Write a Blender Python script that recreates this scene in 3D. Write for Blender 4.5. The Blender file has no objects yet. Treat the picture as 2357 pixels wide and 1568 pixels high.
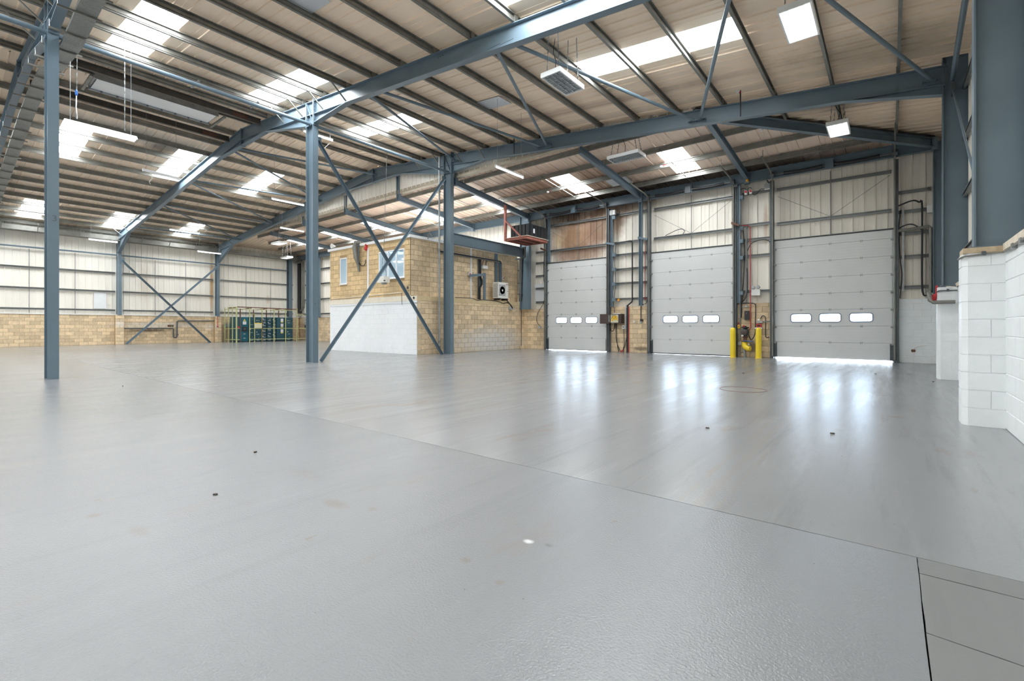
import bpy, bmesh, math, random
from mathutils import Vector, Matrix
random.seed(11)
sc = bpy.context.scene
COL = sc.collection
R = math.radians

# ------------------------------------------------------------------ camera, sky, sun, exposure
cd = bpy.data.cameras.new('camera'); cam = bpy.data.objects.new('camera', cd); COL.objects.link(cam)
cam.location = (0, 0, 1.25)
cam.rotation_euler = (R(90), 0, math.atan2(871.5, 1086))
cd.sensor_width = 36; cd.lens = 1086 / 2357 * 36; cd.shift_y = -33 / 2357
cd.clip_start = 0.05; cd.clip_end = 300
sc.camera = cam
w = bpy.data.worlds.new('sky'); sc.world = w; w.use_nodes = True
w.node_tree.nodes['Background'].inputs[0].default_value = (0.72, 0.86, 1.0, 1)
w.node_tree.nodes['Background'].inputs[1].default_value = 13.0
sl = bpy.data.lights.new('sun', 'SUN'); sl.energy = 22; sl.angle = R(1.5); sl.color = (1, .96, .9)
so = bpy.data.objects.new('sun', sl); COL.objects.link(so)
so.rotation_euler = Vector((-.06, -math.cos(R(67)), -math.sin(R(67)))).to_track_quat('-Z', 'Y').to_euler()
so.location = (-5, 30, 30)
ROOFLIGHT = 14.0
vs = sc.view_settings
vs.view_transform = 'Standard'; vs.look = 'None'; vs.gamma = 1; vs.use_curve_mapping = False
vs.exposure = 0.93
try:
    sc.cycles.use_denoising = True; sc.cycles.use_light_tree = False
    sc.cycles.max_bounces = 7; sc.cycles.diffuse_bounces = 5; sc.cycles.glossy_bounces = 3
    sc.cycles.use_adaptive_sampling = True; sc.cycles.adaptive_threshold = .05; sc.cycles.adaptive_min_samples = 16
    sc.cycles.transparent_max_bounces = 8; sc.cycles.sample_clamp_indirect = 8
    sc.cycles.caustics_reflective = False; sc.cycles.caustics_refractive = False
except Exception:
    pass

# ------------------------------------------------------------------ materials
MAT = {}
def nodes(m):
    m.use_nodes = True
    return m.node_tree, m.node_tree.nodes['Principled BSDF']
def mk(name, col, rough=.5, metal=0., var=.08, scale=2.5, bump=0., bscale=40., rnd=0., coord='pos', spec=.5, streak=None):
    m = bpy.data.materials.new(name); nt, p = nodes(m); N = nt.nodes; L = nt.links
    p.inputs['Roughness'].default_value = rough; p.inputs['Metallic'].default_value = metal
    p.inputs['Specular IOR Level'].default_value = spec
    if coord == 'pos': g = N.new('ShaderNodeNewGeometry'); vec = g.outputs['Position']
    else: g = N.new('ShaderNodeTexCoord'); vec = g.outputs['Object']
    if streak:
        mp = N.new('ShaderNodeMapping'); mp.inputs['Scale'].default_value = streak; L.new(vec, mp.inputs[0]); vec2 = mp.outputs[0]
    else: vec2 = vec
    n = N.new('ShaderNodeTexNoise'); n.inputs['Scale'].default_value = scale; n.inputs['Detail'].default_value = 5; n.inputs['Roughness'].default_value = .6
    L.new(vec2, n.inputs['Vector'])
    r = N.new('ShaderNodeMapRange'); r.inputs[1].default_value = .3; r.inputs[2].default_value = .7; r.inputs[3].default_value = 1 - var; r.inputs[4].default_value = 1 + var
    L.new(n.outputs[0], r.inputs[0]); val = r.outputs[0]
    if rnd:
        oi = N.new('ShaderNodeObjectInfo'); r2 = N.new('ShaderNodeMapRange'); r2.inputs[3].default_value = 1 - rnd; r2.inputs[4].default_value = 1 + rnd
        L.new(oi.outputs['Random'], r2.inputs[0]); mu = N.new('ShaderNodeMath'); mu.operation = 'MULTIPLY'; L.new(val, mu.inputs[0]); L.new(r2.outputs[0], mu.inputs[1]); val = mu.outputs[0]
    vm = N.new('ShaderNodeVectorMath'); vm.operation = 'SCALE'; vm.inputs[0].default_value = col[:3]; L.new(val, vm.inputs['Scale'])
    L.new(vm.outputs[0], p.inputs['Base Color'])
    if bump:
        n2 = N.new('ShaderNodeTexNoise'); n2.inputs['Scale'].default_value = bscale; n2.inputs['Detail'].default_value = 3; L.new(vec, n2.inputs['Vector'])
        b = N.new('ShaderNodeBump'); b.inputs['Strength'].default_value = bump; b.inputs['Distance'].default_value = .01
        L.new(n2.outputs[0], b.inputs['Height']); L.new(b.outputs[0], p.inputs['Normal'])
    MAT[name] = m; m['col_node'] = vm.name
    return m
def emit(name, col, s):
    m = bpy.data.materials.new(name); m.use_nodes = True; nt = m.node_tree; nt.nodes.clear()
    o = nt.nodes.new('ShaderNodeOutputMaterial'); e = nt.nodes.new('ShaderNodeEmission')
    e.inputs[0].default_value = (*col, 1); e.inputs[1].default_value = s; nt.links.new(e.outputs[0], o.inputs[0])
    MAT[name] = m; return m
def stain(mname, blobs, noise_scale=1.2, wob=.6):
    """mix stains with a shape of their own (world position, radius xyz, colour, strength) into a material"""
    m = MAT[mname]; nt = m.node_tree; N = nt.nodes; L = nt.links; p = N['Principled BSDF']
    g = N.new('ShaderNodeNewGeometry'); n = N.new('ShaderNodeTexNoise'); n.inputs['Scale'].default_value = noise_scale; n.inputs['Detail'].default_value = 6
    n.inputs['Roughness'].default_value = .65
    L.new(g.outputs['Position'], n.inputs['Vector'])
    cur = p.inputs['Base Color'].links[0].from_socket
    for (c, rad, col, st) in blobs:
        sub = N.new('ShaderNodeVectorMath'); sub.operation = 'SUBTRACT'; L.new(g.outputs['Position'], sub.inputs[0]); sub.inputs[1].default_value = c
        dv = N.new('ShaderNodeVectorMath'); dv.operation = 'DIVIDE'; L.new(sub.outputs[0], dv.inputs[0]); dv.inputs[1].default_value = rad
        ln = N.new('ShaderNodeVectorMath'); ln.operation = 'LENGTH'; L.new(dv.outputs[0], ln.inputs[0])
        ad = N.new('ShaderNodeMath'); ad.operation = 'MULTIPLY_ADD'; L.new(n.outputs[0], ad.inputs[0]); ad.inputs[1].default_value = wob * 2; ad.inputs[2].default_value = -wob
        a2 = N.new('ShaderNodeMath'); a2.operation = 'ADD'; L.new(ln.outputs['Value'], a2.inputs[0]); L.new(ad.outputs[0], a2.inputs[1])
        mr = N.new('ShaderNodeMapRange'); mr.inputs[1].default_value = .35; mr.inputs[2].default_value = 1.05; mr.inputs[3].default_value = st; mr.inputs[4].default_value = 0
        L.new(a2.outputs[0], mr.inputs[0])
        mx = N.new('ShaderNodeMix'); mx.data_type = 'RGBA'; L.new(mr.outputs[0], mx.inputs[0]); L.new(cur, mx.inputs[6]); mx.inputs[7].default_value = (*col, 1)
        cur = mx.outputs[2]
    L.new(cur, p.inputs['Base Color'])

mk('steel', (.138, .194, .24), .38, .0, .06, 1.5)
mk('steel_dark', (.10, .115, .125), .45, .3, .15, 4)
mk('galv', (.22, .217, .195), .45, .25, .2, 3)
mk('galv_light', (.34, .36, .37), .38, .6, .15, 5)
mk('rail', (.25, .265, .265), .45, .4, .15, 4)
mk('roof', (.955, .78, .61), .55, 0, .07, .8, streak=(.25, 1, 1))
mk('roof_lean', (.92, .735, .60), .5, 0, .10, .9, streak=(1, .25, 1))
mk('clad', (.90, .865, .79), .5, 0, .06, 1.2, streak=(1, 1, .15))
mk('clad_back', (.90, .855, .765), .5, 0, .07, 1.2, streak=(1, 1, .15))
mk('clad_white', (.80, .82, .84), .45, 0, .03)
mk('flash_white', (.90, .91, .91), .5, 0, .04)
mk('flash_tan', (.46, .40, .31), .5, .1, .1)
mk('block', (.72, .54, .305), .85, 0, .12, 9, .35, 90, .15)
mk('block_side', (.71, .56, .37), .85, 0, .14, 7, .35, 90, .17)
mk('mortar', (.46, .32, .165), .9, 0, .1, 6)
mk('block_white', (.80, .83, .84), .45, 0, .03, 5, .25, 60, .012)
mk('mortar_white', (.80, .83, .84), .55, 0, .04, 6)
mk('white_paint', (.86, .89, .92), .45, 0, .02, 2, .1, 60, .01)
mk('white_paint_joint', (.74, .78, .81), .5, 0, .02)
mk('cream_band', (.78, .72, .60), .7, 0, .06, 4)
mk('concrete_band', (.66, .53, .31), .8, 0, .1, 5)
mk('cap_wood', (.50, .40, .27), .7, 0, .12, 20, coord='obj')
mk('cap_light', (.70, .62, .50), .7, 0, .1, 9)
mk('door_grey', (.68, .695, .692), .42, 0, .025, 1.5)
mk('door_edge', (.42, .44, .43), .5, .2, .1)
mk('rubber', (.03, .032, .036), .6, 0, .1)
mk('frame_rubber', (.20, .25, .33), .5, 0, .1)
mk('black', (.025, .026, .03), .45, 0, .1)
mk('black_gloss', (.02, .022, .026), .3, 0, .1)
mk('white_plastic', (.80, .80, .78), .4, 0, .02)
mk('pvc_white', (.85, .86, .88), .3, 0, .02)
mk('grey_plastic', (.42, .44, .45), .5, 0, .06)
mk('yellow', (.95, .70, .03), .4, 0, .04, 3)
mk('red', (.62, .03, .04), .35, 0, .06)
mk('red_cable', (.55, .06, .06), .45, 0, .06)
mk('orange', (.85, .38, .03), .4, 0, .1)
mk('blue', (.02, .12, .42), .4, 0, .05)
mk('brown_box', (.065, .04, .035), .4, 0, .08)
mk('panel_yellow', (.80, .50, .04), .5, 0, .05)
mk('panel_cream', (.66, .66, .52), .5, 0, .12, 20)
mk('rust_red', (.36, .13, .095), .6, 0, .18, 6)
mk('rust_brown', (.16, .075, .05), .7, 0, .2, 8)
mk('tank_black', (.022, .026, .03), .35, 0, .1)
mk('teal', (.012, .14, .21), .38, 0, .08, 3)
mk('teal_dark', (.02, .095, .135), .42, 0, .1, 3)
mk('cage_green', (.50, .52, .24), .55, 0, .12, 6)
mk('paper', (.75, .77, .82), .6, 0, .05, 30)
mk('beige_box', (.58, .56, .46), .5, 0, .05)
mk('runway', (.10, .085, .07), .6, .2, .15, 4)
mk('perf', (.26, .265, .25), .5, .3, .1, 4)
mk('lamp_white', (.82, .83, .83), .35, 0, .02)
mk('louvre', (.55, .60, .62), .2, .7, .05)
mk('poly_white', (.80, .81, .82), .4, 0, .03)
mk('ac_white', (.80, .79, .74), .4, 0, .03)
mk('ac_grille', (.42, .42, .41), .5, .1, .1)
mk('litter', (.06, .05, .04), .8, 0, .3, 20)
mk('patch', (.62, .64, .67), .45, 0, .03)
mk('outdoor', (.50, .50, .48), .8, 0, .1)
mk('room_white', (.82, .84, .86), .6, 0, .02)
mk('green', (.05, .40, .12), .5, 0, .05)
mk('joint_dark', (.10, .10, .10), .9, 0, .2, 10)
emit('rooflight', (.93, .975, 1.0), ROOFLIGHT)
emit('tube_light', (1, 1, .97), 14)
emit('bay_light', (1, 1, .93), 16)
emit('office_light', (.93, .97, 1.0), 9)

# lit roof panels: the translucent sheet also scatters what falls on it; keep as light giving sheet
def pane_mat(name, tint, refl, rough, body=None):
    m = bpy.data.materials.new(name); m.use_nodes = True; nt = m.node_tree; nt.nodes.clear(); N = nt.nodes; L = nt.links
    o = N.new('ShaderNodeOutputMaterial'); t = N.new('ShaderNodeBsdfTransparent'); t.inputs[0].default_value = (*tint, 1)
    g = N.new('ShaderNodeBsdfGlossy'); g.inputs['Roughness'].default_value = rough; g.inputs[0].default_value = (.9, .95, 1, 1)
    mx = N.new('ShaderNodeMixShader'); mx.inputs[0].default_value = refl; L.new(t.outputs[0], mx.inputs[1]); L.new(g.outputs[0], mx.inputs[2])
    out = mx.outputs[0]
    if body:
        d = N.new('ShaderNodeBsdfDiffuse'); d.inputs[0].default_value = (*body[0], 1); m2 = N.new('ShaderNodeMixShader'); m2.inputs[0].default_value = body[1]
        L.new(out, m2.inputs[1]); L.new(d.outputs[0], m2.inputs[2]); out = m2.outputs[0]
    L.new(out, o.inputs[0]); MAT[name] = m; return m
pane_mat('door_pane', (.93, .96, 1.0), .06, .05)
pane_mat('office_pane', (.62, .82, .96), .28, .03, ((.66, .82, .93), .55))  # pale blue diffuse body paints the bright hall's reflection into the glass

def floor_mat(name, col, r0, r1, bstr, bsc, brown, dirt, streaky):
    m = mk(name, col, .4, 0, .06, .30)
    nt = m.node_tree; N = nt.nodes; L = nt.links; p = N['Principled BSDF']
    g = N.new('ShaderNodeNewGeometry'); pos = g.outputs['Position']
    cur = p.inputs['Base Color'].links[0].from_socket
    def noise(vec, sc_, det, ro):
        n = N.new('ShaderNodeTexNoise'); n.inputs['Scale'].default_value = sc_; n.inputs['Detail'].default_value = det; n.inputs['Roughness'].default_value = ro; L.new(vec, n.inputs['Vector']); return n.outputs[0]
    def mapped(scl, rot):
        mp = N.new('ShaderNodeMapping'); mp.inputs['Scale'].default_value = scl; mp.inputs['Rotation'].default_value = (0, 0, R(rot)); L.new(pos, mp.inputs[0]); return mp.outputs[0]
    def ramp(sock, lo, hi, a, b):
        r = N.new('ShaderNodeMapRange'); r.interpolation_type = 'SMOOTHSTEP'
        for i, v in zip((1, 2, 3, 4), (lo, hi, a, b)): r.inputs[i].default_value = v
        L.new(sock, r.inputs[0]); return r.outputs[0]
    def mix(fac, colr):
        nonlocal cur
        mx = N.new('ShaderNodeMix'); mx.data_type = 'RGBA'; L.new(fac, mx.inputs[0]); L.new(cur, mx.inputs[6]); mx.inputs[7].default_value = (*colr, 1); cur = mx.outputs[2]
    # mop and tyre streaks along the driving direction, lighter and darker
    st = mapped((3.2, .22, 1), -14)
    mix(ramp(noise(st, 1.6, 6, .72), .50, .68, 0, streaky), tuple(c*.72 for c in col))
    mix(ramp(noise(mapped((2.4, .3, 1), 8), 1.3, 6, .72), .52, .70, 0, streaky*.8), tuple(min(1, c*1.32) for c in col))
    # worn brown patches
    wn = noise(mapped((1.0, .35, 1), -12), 1.5, 7, .74)
    mix(ramp(wn, .56, .70, 0, brown), (.235, .195, .16))
    # small scabs where the paint is gone, and pin-prick specks
    mix(ramp(noise(pos, 3.1, 4, .62), .70, .735, 0, dirt), (.21, .175, .14))
    mix(ramp(noise(pos, 34, 2, .5), .775, .80, 0, .8), (.06, .055, .05))
    # two pairs of fine tyre marks running in from the third shutter
    sx = N.new('ShaderNodeSeparateXYZ'); L.new(pos, sx.inputs[0])
    for x0, k, w_ in (((-1.02, .010, .05), (-.90, .010, .02), (-1.15, .010, .03)) if name == 'floor_far' else ()):
        a = N.new('ShaderNodeMath'); a.operation = 'MULTIPLY_ADD'; L.new(sx.outputs[1], a.inputs[0]); a.inputs[1].default_value = k; a.inputs[2].default_value = -x0
        b = N.new('ShaderNodeMath'); b.operation = 'ADD'; L.new(sx.outputs[0], b.inputs[0]); L.new(a.outputs[0], b.inputs[1])
        c = N.new('ShaderNodeMath'); c.operation = 'ABSOLUTE'; L.new(b.outputs[0], c.inputs[0])
        f1 = ramp(c.outputs[0], w_*.4, w_, 1, 0); f2 = ramp(wn, .36, .52, .0, .22)
        d = N.new('ShaderNodeMath'); d.operation = 'MULTIPLY'; L.new(f1, d.inputs[0]); L.new(f2, d.inputs[1])
        mix(d.outputs[0], (.27, .23, .19))
    L.new(cur, p.inputs['Base Color'])
    L.new(ramp(noise(st, .9, 3, .6), .3, .7, r0, r1), p.inputs['Roughness'])
    b0 = N.new('ShaderNodeBump'); b0.inputs['Strength'].default_value = .10; b0.inputs['Distance'].default_value = .02; L.new(noise(pos, 1.1, 2, .5), b0.inputs['Height'])
    b = N.new('ShaderNodeBump'); b.inputs['Strength'].default_value = bstr; b.inputs['Distance'].default_value = .005; L.new(noise(pos, bsc, 3, .5), b.inputs['Height']); L.new(b0.outputs[0], b.inputs['Normal'])
    L.new(b.outputs[0], p.inputs['Normal'])
    return m
floor_mat('floor_near', (.225, .232, .239), .15, .20, .62, 85, .35, .5, .16)
floor_mat('floor_far', (.245, .25, .254), .205, .265, .30, 45, .6, .6, .42)
BR = (.20, .165, .13)
stain('floor_near', [((-3.05, 1.81, 0), (.16, .07, 1), BR, 0.39), ((-1.77, 1.81, 0), (.04, .035, 1), BR, 0.44), ((-1.49, 1.757, 0), (.03, .028, 1), BR, 0.39), ((-5.53, 1.69, 0), (.08, .08, 1), BR, 0.44), ((-4.1, .70, 0), (.055, .05, 1), BR, 0.39),
                     ((-1.52, 2.23, 0), (.032, .026, 1), (.17, .17, .17), .8), ((-1.64, 2.195, 0), (.038, .03, 1), (.62, .63, .64), .9), ((-2.76, 1.92, 0), (.05, .045, 1), BR, 0.33), ((-3.88, 2.02, 0), (.3, .10, 1), BR, 0.19), ((-3.58, .82, 0), (.15, .06, 1), BR, 0.25)], 14, .45)
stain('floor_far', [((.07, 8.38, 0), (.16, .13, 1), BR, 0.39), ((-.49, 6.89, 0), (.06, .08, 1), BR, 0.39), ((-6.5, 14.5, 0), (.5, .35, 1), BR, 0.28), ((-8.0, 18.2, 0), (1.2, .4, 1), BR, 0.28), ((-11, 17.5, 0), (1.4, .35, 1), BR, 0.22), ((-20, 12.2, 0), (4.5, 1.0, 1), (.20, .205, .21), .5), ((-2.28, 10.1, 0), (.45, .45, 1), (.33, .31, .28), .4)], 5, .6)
floor_mat('floor_patch', (.185, .185, .183), .42, .6, .3, 60, .3, .4, .2)

# ------------------------------------------------------------------ mesh helpers
ORG = {}
class MB:
    def __init__(s): s.v = []; s.f = []; s.sm = []
    def quad(s, a, b, c, d): n = len(s.v); s.v += [a, b, c, d]; s.f.append((n, n+1, n+2, n+3)); return s
    def box(s, x0, x1, y0, y1, z0, z1):
        n = len(s.v)
        s.v += [(x0,y0,z0),(x1,y0,z0),(x1,y1,z0),(x0,y1,z0),(x0,y0,z1),(x1,y0,z1),(x1,y1,z1),(x0,y1,z1)]
        s.f += [tuple(n+i for i in q) for q in ((3,2,1,0),(4,5,6,7),(0,1,5,4),(1,2,6,5),(2,3,7,6),(3,0,4,7))]
        return s
    def loft(s, rings, cap=True, closed=True):
        n = len(s.v); k = len(rings[0])
        for r in rings: s.v += [tuple(p) for p in r]
        for i in range(len(rings)-1):
            for j in range(k if closed else k-1):
                a = n+i*k+j; b = n+i*k+(j+1) % k; s.f.append((a, b, b+k, a+k))
        if cap and closed:
            s.f.append(tuple(n+j for j in reversed(range(k)))); s.f.append(tuple(n+(len(rings)-1)*k+j for j in range(k)))
        return s
    def tube(s, pts, r, n=8, cap=True):
        pts = [Vector(p) for p in pts]; rings = []; up = None
        for i, p in enumerate(pts):
            d = (pts[min(i+1, len(pts)-1)] - pts[max(i-1, 0)]).normalized()
            if up is None: up = Vector((0,0,1)) if abs(d.z) < .9 else Vector((1,0,0))
            a = d.cross(up).normalized(); b = a.cross(d).normalized(); up = b
            rr = r[i] if isinstance(r, (list, tuple)) else r
            rings.append([p + a*math.cos(t)*rr + b*math.sin(t)*rr for t in [2*math.pi*(j+.5)/n for j in range(n)]])
        return s.loft(rings, cap)
    def bar(s, p0, p1, wdt, hgt, up=(0,0,1)):
        p0 = Vector(p0); p1 = Vector(p1); d = (p1-p0).normalized(); u = Vector(up)
        if abs(d.dot(u)) > .98: u = Vector((1,0,0))
        a = d.cross(u).normalized(); b = a.cross(d)
        return s.loft([[p + a*x*wdt/2 + b*z*hgt/2 for x, z in ((-1,-1),(1,-1),(1,1),(-1,1))] for p in (p0, p1)])
    def section(s, p0, p1, sec, up=(0,0,1)):
        p0 = Vector(p0); p1 = Vector(p1); d = (p1-p0).normalized(); u = Vector(up); a = d.cross(u).normalized(); b = a.cross(d)
        return s.loft([[p + a*x + b*z for x, z in sec] for p in (p0, p1)])
    def lathe(s, c, prof, n=16, axis='z'):
        rings = []
        for r, h in prof:
            ring = []
            for j in range(n):
                t = 2*math.pi*j/n; u, v = r*math.cos(t), r*math.sin(t)
                ring.append((c[0]+u, c[1]+v, c[2]+h) if axis == 'z' else (c[0]+u, c[1]+h, c[2]+v) if axis == 'y' else (c[0]+h, c[1]+u, c[2]+v))
            rings.append(ring)
        return s.loft(rings)
    def prism(s, poly, a0, a1, axis='y'):
        f = (lambda p, a: (p[0], a, p[1])) if axis == 'y' else (lambda p, a: (a, p[0], p[1])) if axis == 'x' else (lambda p, a: (p[0], p[1], a))
        return s.loft([[f(p, a) for p in poly] for a in (a0, a1)])
    def build(s, name, mat, parent=None, loc=None, smooth=False, fix=True):
        o0 = Vector(loc) if loc is not None else ORG.get(parent.name, Vector()) if parent else Vector()
        me = bpy.data.meshes.new(name)
        me.from_pydata([tuple(Vector(p)-o0) for p in s.v], [], s.f)
        if fix:
            bm = bmesh.new(); bm.from_mesh(me); bmesh.ops.recalc_face_normals(bm, faces=bm.faces); bm.to_mesh(me); bm.free()
        me.materials.append(MAT[mat])
        if smooth:
            for p in me.polygons: p.use_smooth = True
            try: me.set_sharp_from_angle(angle=R(40))
            except Exception: pass
        o = bpy.data.objects.new(name, me); COL.objects.link(o)
        if parent: o.parent = parent; ORG[o.name] = o0
        else: o.location = o0; ORG[o.name] = o0
        return o
def empty(name, loc=(0,0,0), rz=0):
    o = bpy.data.objects.new(name, None); COL.objects.link(o); o.location = loc; o.rotation_euler.z = rz; o.empty_display_size = .2
    ORG[o.name] = Vector(loc) if not rz else Vector(); return o
def tag(o, label, cat, group=None):
    o['label'] = label; o['category'] = cat; o['kind'] = 'thing'
    if group: o['group'] = group
    return o
def thing(name, label, cat, loc, group=None): return tag(empty(name, loc), label, cat, group)
def struct(o): o['kind'] = 'structure'; return o
def isec(D, B, tf=.02, tw=.013):
    h = D/2; b = B/2; t = tw/2
    return [(-b,h),(b,h),(b,h-tf),(t,h-tf),(t,-h+tf),(b,-h+tf),(b,-h),(-b,-h),(-b,-h+tf),(-t,-h+tf),(-t,h-tf),(-b,h-tf)]
def poly_th(pts, th):
    L_ = []; n = len(pts)
    for i in range(n):
        d = Vector((pts[min(i+1,n-1)][0]-pts[max(i-1,0)][0], pts[min(i+1,n-1)][1]-pts[max(i-1,0)][1])).normalized()
        L_.append((pts[i][0]-d.y*th, pts[i][1]+d.x*th))
    return list(pts) + L_[::-1]

# ------------------------------------------------------------------ roof planes
RX, RZ, SR, SL = -21.2, 9.75, .097, .102
LE, LY, LS = 7.57, 21.1, .1
XL, XR, YN, YB = -41.25, 1.42, -12.0, 21.15
def zroof(x): return RZ - (SR*(x-RX) if x > RX else SL*(RX-x))
def zlean(y): return LE + LS*(LY-y)
def hipr(y): return RX + (RZ-zlean(y))/SR
def hipl(y): return max(RX - (RZ-zlean(y))/SL, XL)
YA, Y1, Y2 = 1.9, 8.38, 14.83
YF = 15.18            # where the main roof ends and the lean-to begins

# ------------------------------------------------------------------ floor
fl = empty('floor'); struct(fl)
MB().box(XL-.2, XR+.2, YN, YB+.1, -.25, -.03).build('slab_bed', 'joint_dark', fl)
def edge(a, b, n, amp=.0022):
    return [(a[0]+(b[0]-a[0])*i/n + (random.uniform(-amp,amp) if 0 < i < n else 0), a[1]+(b[1]-a[1])*i/n + (random.uniform(-amp,amp) if 0 < i < n else 0)) for i in range(n)]
def slab(p, mat, segs):
    poly = []
    for i in range(len(p)): poly += edge(p[i], p[(i+1) % len(p)], segs[i])
    m = MB(); m.prism(poly, -.03, 0, 'z'); return m.build('floor_slab', mat, fl)
slab([(XL-.2,3.363),(XR+.2,3.363),(XR+.2,YB+.1),(XL-.2,YB+.1)], 'floor_far', [160,1,1,1])
slab([(XL-.2,YN),(.1085,YN),(.1085,3.357),(XL-.2,3.357)], 'floor_near', [1,50,160,1])
slab([(.1135,3.155),(XR+.2,3.14),(XR+.2,3.356),(.1135,3.356)], 'floor_patch', [14,1,14,4])
slab([(.1135,2.56),(XR+.2,2.40),(XR+.2,3.128),(.1135,3.147)], 'floor_patch', [14,1,14,6])
slab([(.1135,YN),(XR+.2,YN),(XR+.2,2.393),(.1135,2.553)], 'floor_patch', [1,1,14,30])
go = MB().box(-60, 30, YB+.1, 60, -.3, -.02).build('ground', 'outdoor'); struct(go)

# ------------------------------------------------------------------ roof sheets, rooflights, purlins
ce = empty('ceiling', (0,0,0)); struct(ce)
def ribs(t0, t1, n, hh=.033, b=.024, tp=.013, skip=()):
    P = [(t0, 0)]; p = (t1-t0)/n
    for i in range(n):
        c = t0 + p*(i+.5)
        if i not in skip: P += [(c-b, 0), (c-tp, hh), (c+tp, hh), (c+b, 0)]
        if i < n-1: P += [(c+p/2-.006, 0), (c+p/2, .006), (c+p/2+.006, 0)]
    return P + [(t1, 0)]
def sheet(prof, a0, a1, mp, name, mat, parent, hscale=1):
    m = MB(); n = len(prof)
    f0 = a0 if callable(a0) else (lambda t: a0); f1 = a1 if callable(a1) else (lambda t: a1)
    m.v = [mp(t, f0(t), d*hscale) for t, d in prof] + [mp(t, f1(t), d*hscale) for t, d in prof]
    m.f = [(i, i+1, n+i+1, n+i) for i in range(n-1)]
    return m.build(name, mat, parent, fix=False)
mpx = lambda y, x, d: (x, y, zroof(x)-d)
mpy = lambda x, y, d: (x, y, zlean(y)-d)
PW = .9625
def slope(x_lo, x_hi, y_start, lights, nlo, nhi):
    k = nlo
    while k <= nhi:
        y0, y1 = y_start+PW*k, y_start+PW*(k+1)
        if y0 >= YF: break
        y1 = min(y1, YF); y0 = max(y0, YN); k += 1
        if y1-y0 < .02: continue
        segs = [(x_lo, x_hi, 0)]
        if (k-1) % 4 == 0 and y1-y0 > .8:
            segs = []; c = x_lo
            for (a, b) in lights: segs += [(c, a, 0), (a, b, 1)]; c = b
            segs.append((c, x_hi, 0))
        for a, b, li in segs:
            sheet(ribs(y0, y1, 3, skip={1: (0,), 3: (2,)}.get((k-1) % 4, ())), a, b, mpx, 'rooflight' if li else 'roof_sheet', 'rooflight' if li else 'roof', ce, .4 if li else 1)
slope(RX, XR, 3.26, [(-17.5, -13.5), (-6.72, -2.62)], -16, 14)
slope(XL-.1, RX, 3.42, [(-40.3, -36.6), (-28.8, -24.85)], -17, 14)
# main slopes carried on to the hips beyond the second frame
for y0, y1 in [(YF+i*.96, min(YF+(i+1)*.96, YB)) for i in range(7)]:
    if y1-y0 < .05: continue
    sheet(ribs(y0, y1, 3), lambda y: hipr(y), XR, mpx, 'roof_sheet', 'roof', ce)
    if hipl(y0) > XL: sheet(ribs(y0, y1, 3), XL-.1, lambda y: hipl(y), mpx, 'roof_sheet', 'roof', ce)
LW = .984
k = -36
while True:
    x0, x1 = -7.03+LW*k, -7.03+LW*(k+1)
    if x0 > XR: break
    x0 = max(x0, XL-.1); x1 = min(x1, XR)
    if x1-x0 > .05:
        def ystart(x):
            y = YF
            if x > hipr(YF): y = LY - (RZ - SR*(x-RX) - LE)/LS
            elif x < hipl(YF): y = LY - (RZ - SL*(RX-x) - LE)/LS
            return max(YF, min(y, YB))
        pr = ribs(x0, x1, 3, skip={1: (0,), 4: (2,)}.get(k % 5, ()))
        if k % 5 == 0 and -40 < x0 < -6:
            sheet(pr, ystart, 17.3, mpy, 'roof_sheet', 'roof_lean', ce)
            sheet(pr, 17.3, 19.85, mpy, 'rooflight', 'rooflight', ce, .4)
            sheet(pr, 19.85, YB, mpy, 'roof_sheet', 'roof_lean', ce)
        else: sheet(pr, ystart, YB, mpy, 'roof_sheet', 'roof_lean', ce)
    k += 1
m = MB()
for a, b in ((RX, XR+.4), (XL-.5, RX)): m.v += [(x, y, zroof(x)+.06) for x, y in ((a, YN-.3), (b, YN-.3), (b, YF+.25), (a, YF+.25))]; n_ = len(m.v); m.f.append((n_-4, n_-3, n_-2, n_-1))
m.v += [(hipr(YF)-.3, YF, zlean(YF)+.05), (XR+.4, YF, zroof(XR+.4)+.06), (XR+.4, YB+.4, zroof(XR+.4)+.06)]; n_ = len(m.v); m.f.append((n_-3, n_-2, n_-1))
m.v += [(x, y, zlean(y)+.06) for x, y in ((XL-.5, YF-.0), (XR+.4, YF-.0), (XR+.4, YB+.4), (XL-.5, YB+.4))]; n_ = len(m.v); m.f.append((n_-4, n_-3, n_-2, n_-1))
m.build('light_stop_sheet', 'roof', ce, fix=False)  # unseen sheet added over the roof to stop sky light leaking in
# soot and heat marks that the fire left on the lean-to and the main slope (a real stain of its own shape)
stain('roof_lean', [((-11, 20.8, 7.5), (6.5, 1.6, 2), (.05, .035, .03), .92), ((-12, 18.6, 7.7), (5, 2.6, 2), (.27, .135, .075), .75),
                    ((-5.5, 20.9, 7.5), (7, 1.1, 2), (.06, .045, .04), .9), ((-18, 20.9, 7.5), (6, .9, 2), (.10, .08, .07), .7)], .9, .45)
stain('roof', [((-9, 13.6, 8.4), (9, .35, 2), (.36, .25, .18), .5), ((-.4, 13.9, 7.8), (2.2, 1.2, 1), (.30, .24, .16), .55), ((-1.0, 16.3, 7.7), (2.2, 1.2, 1), (.13, .09, .06), .7),
               ((-25, 5.6, 9.3), (1.2, 3.6, 2), (.46, .45, .42), .75), ((-25.6, 6.8, 9.2), (.8, .9, 2), (.12, .10, .08), .7)], 1.1, .5)
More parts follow.
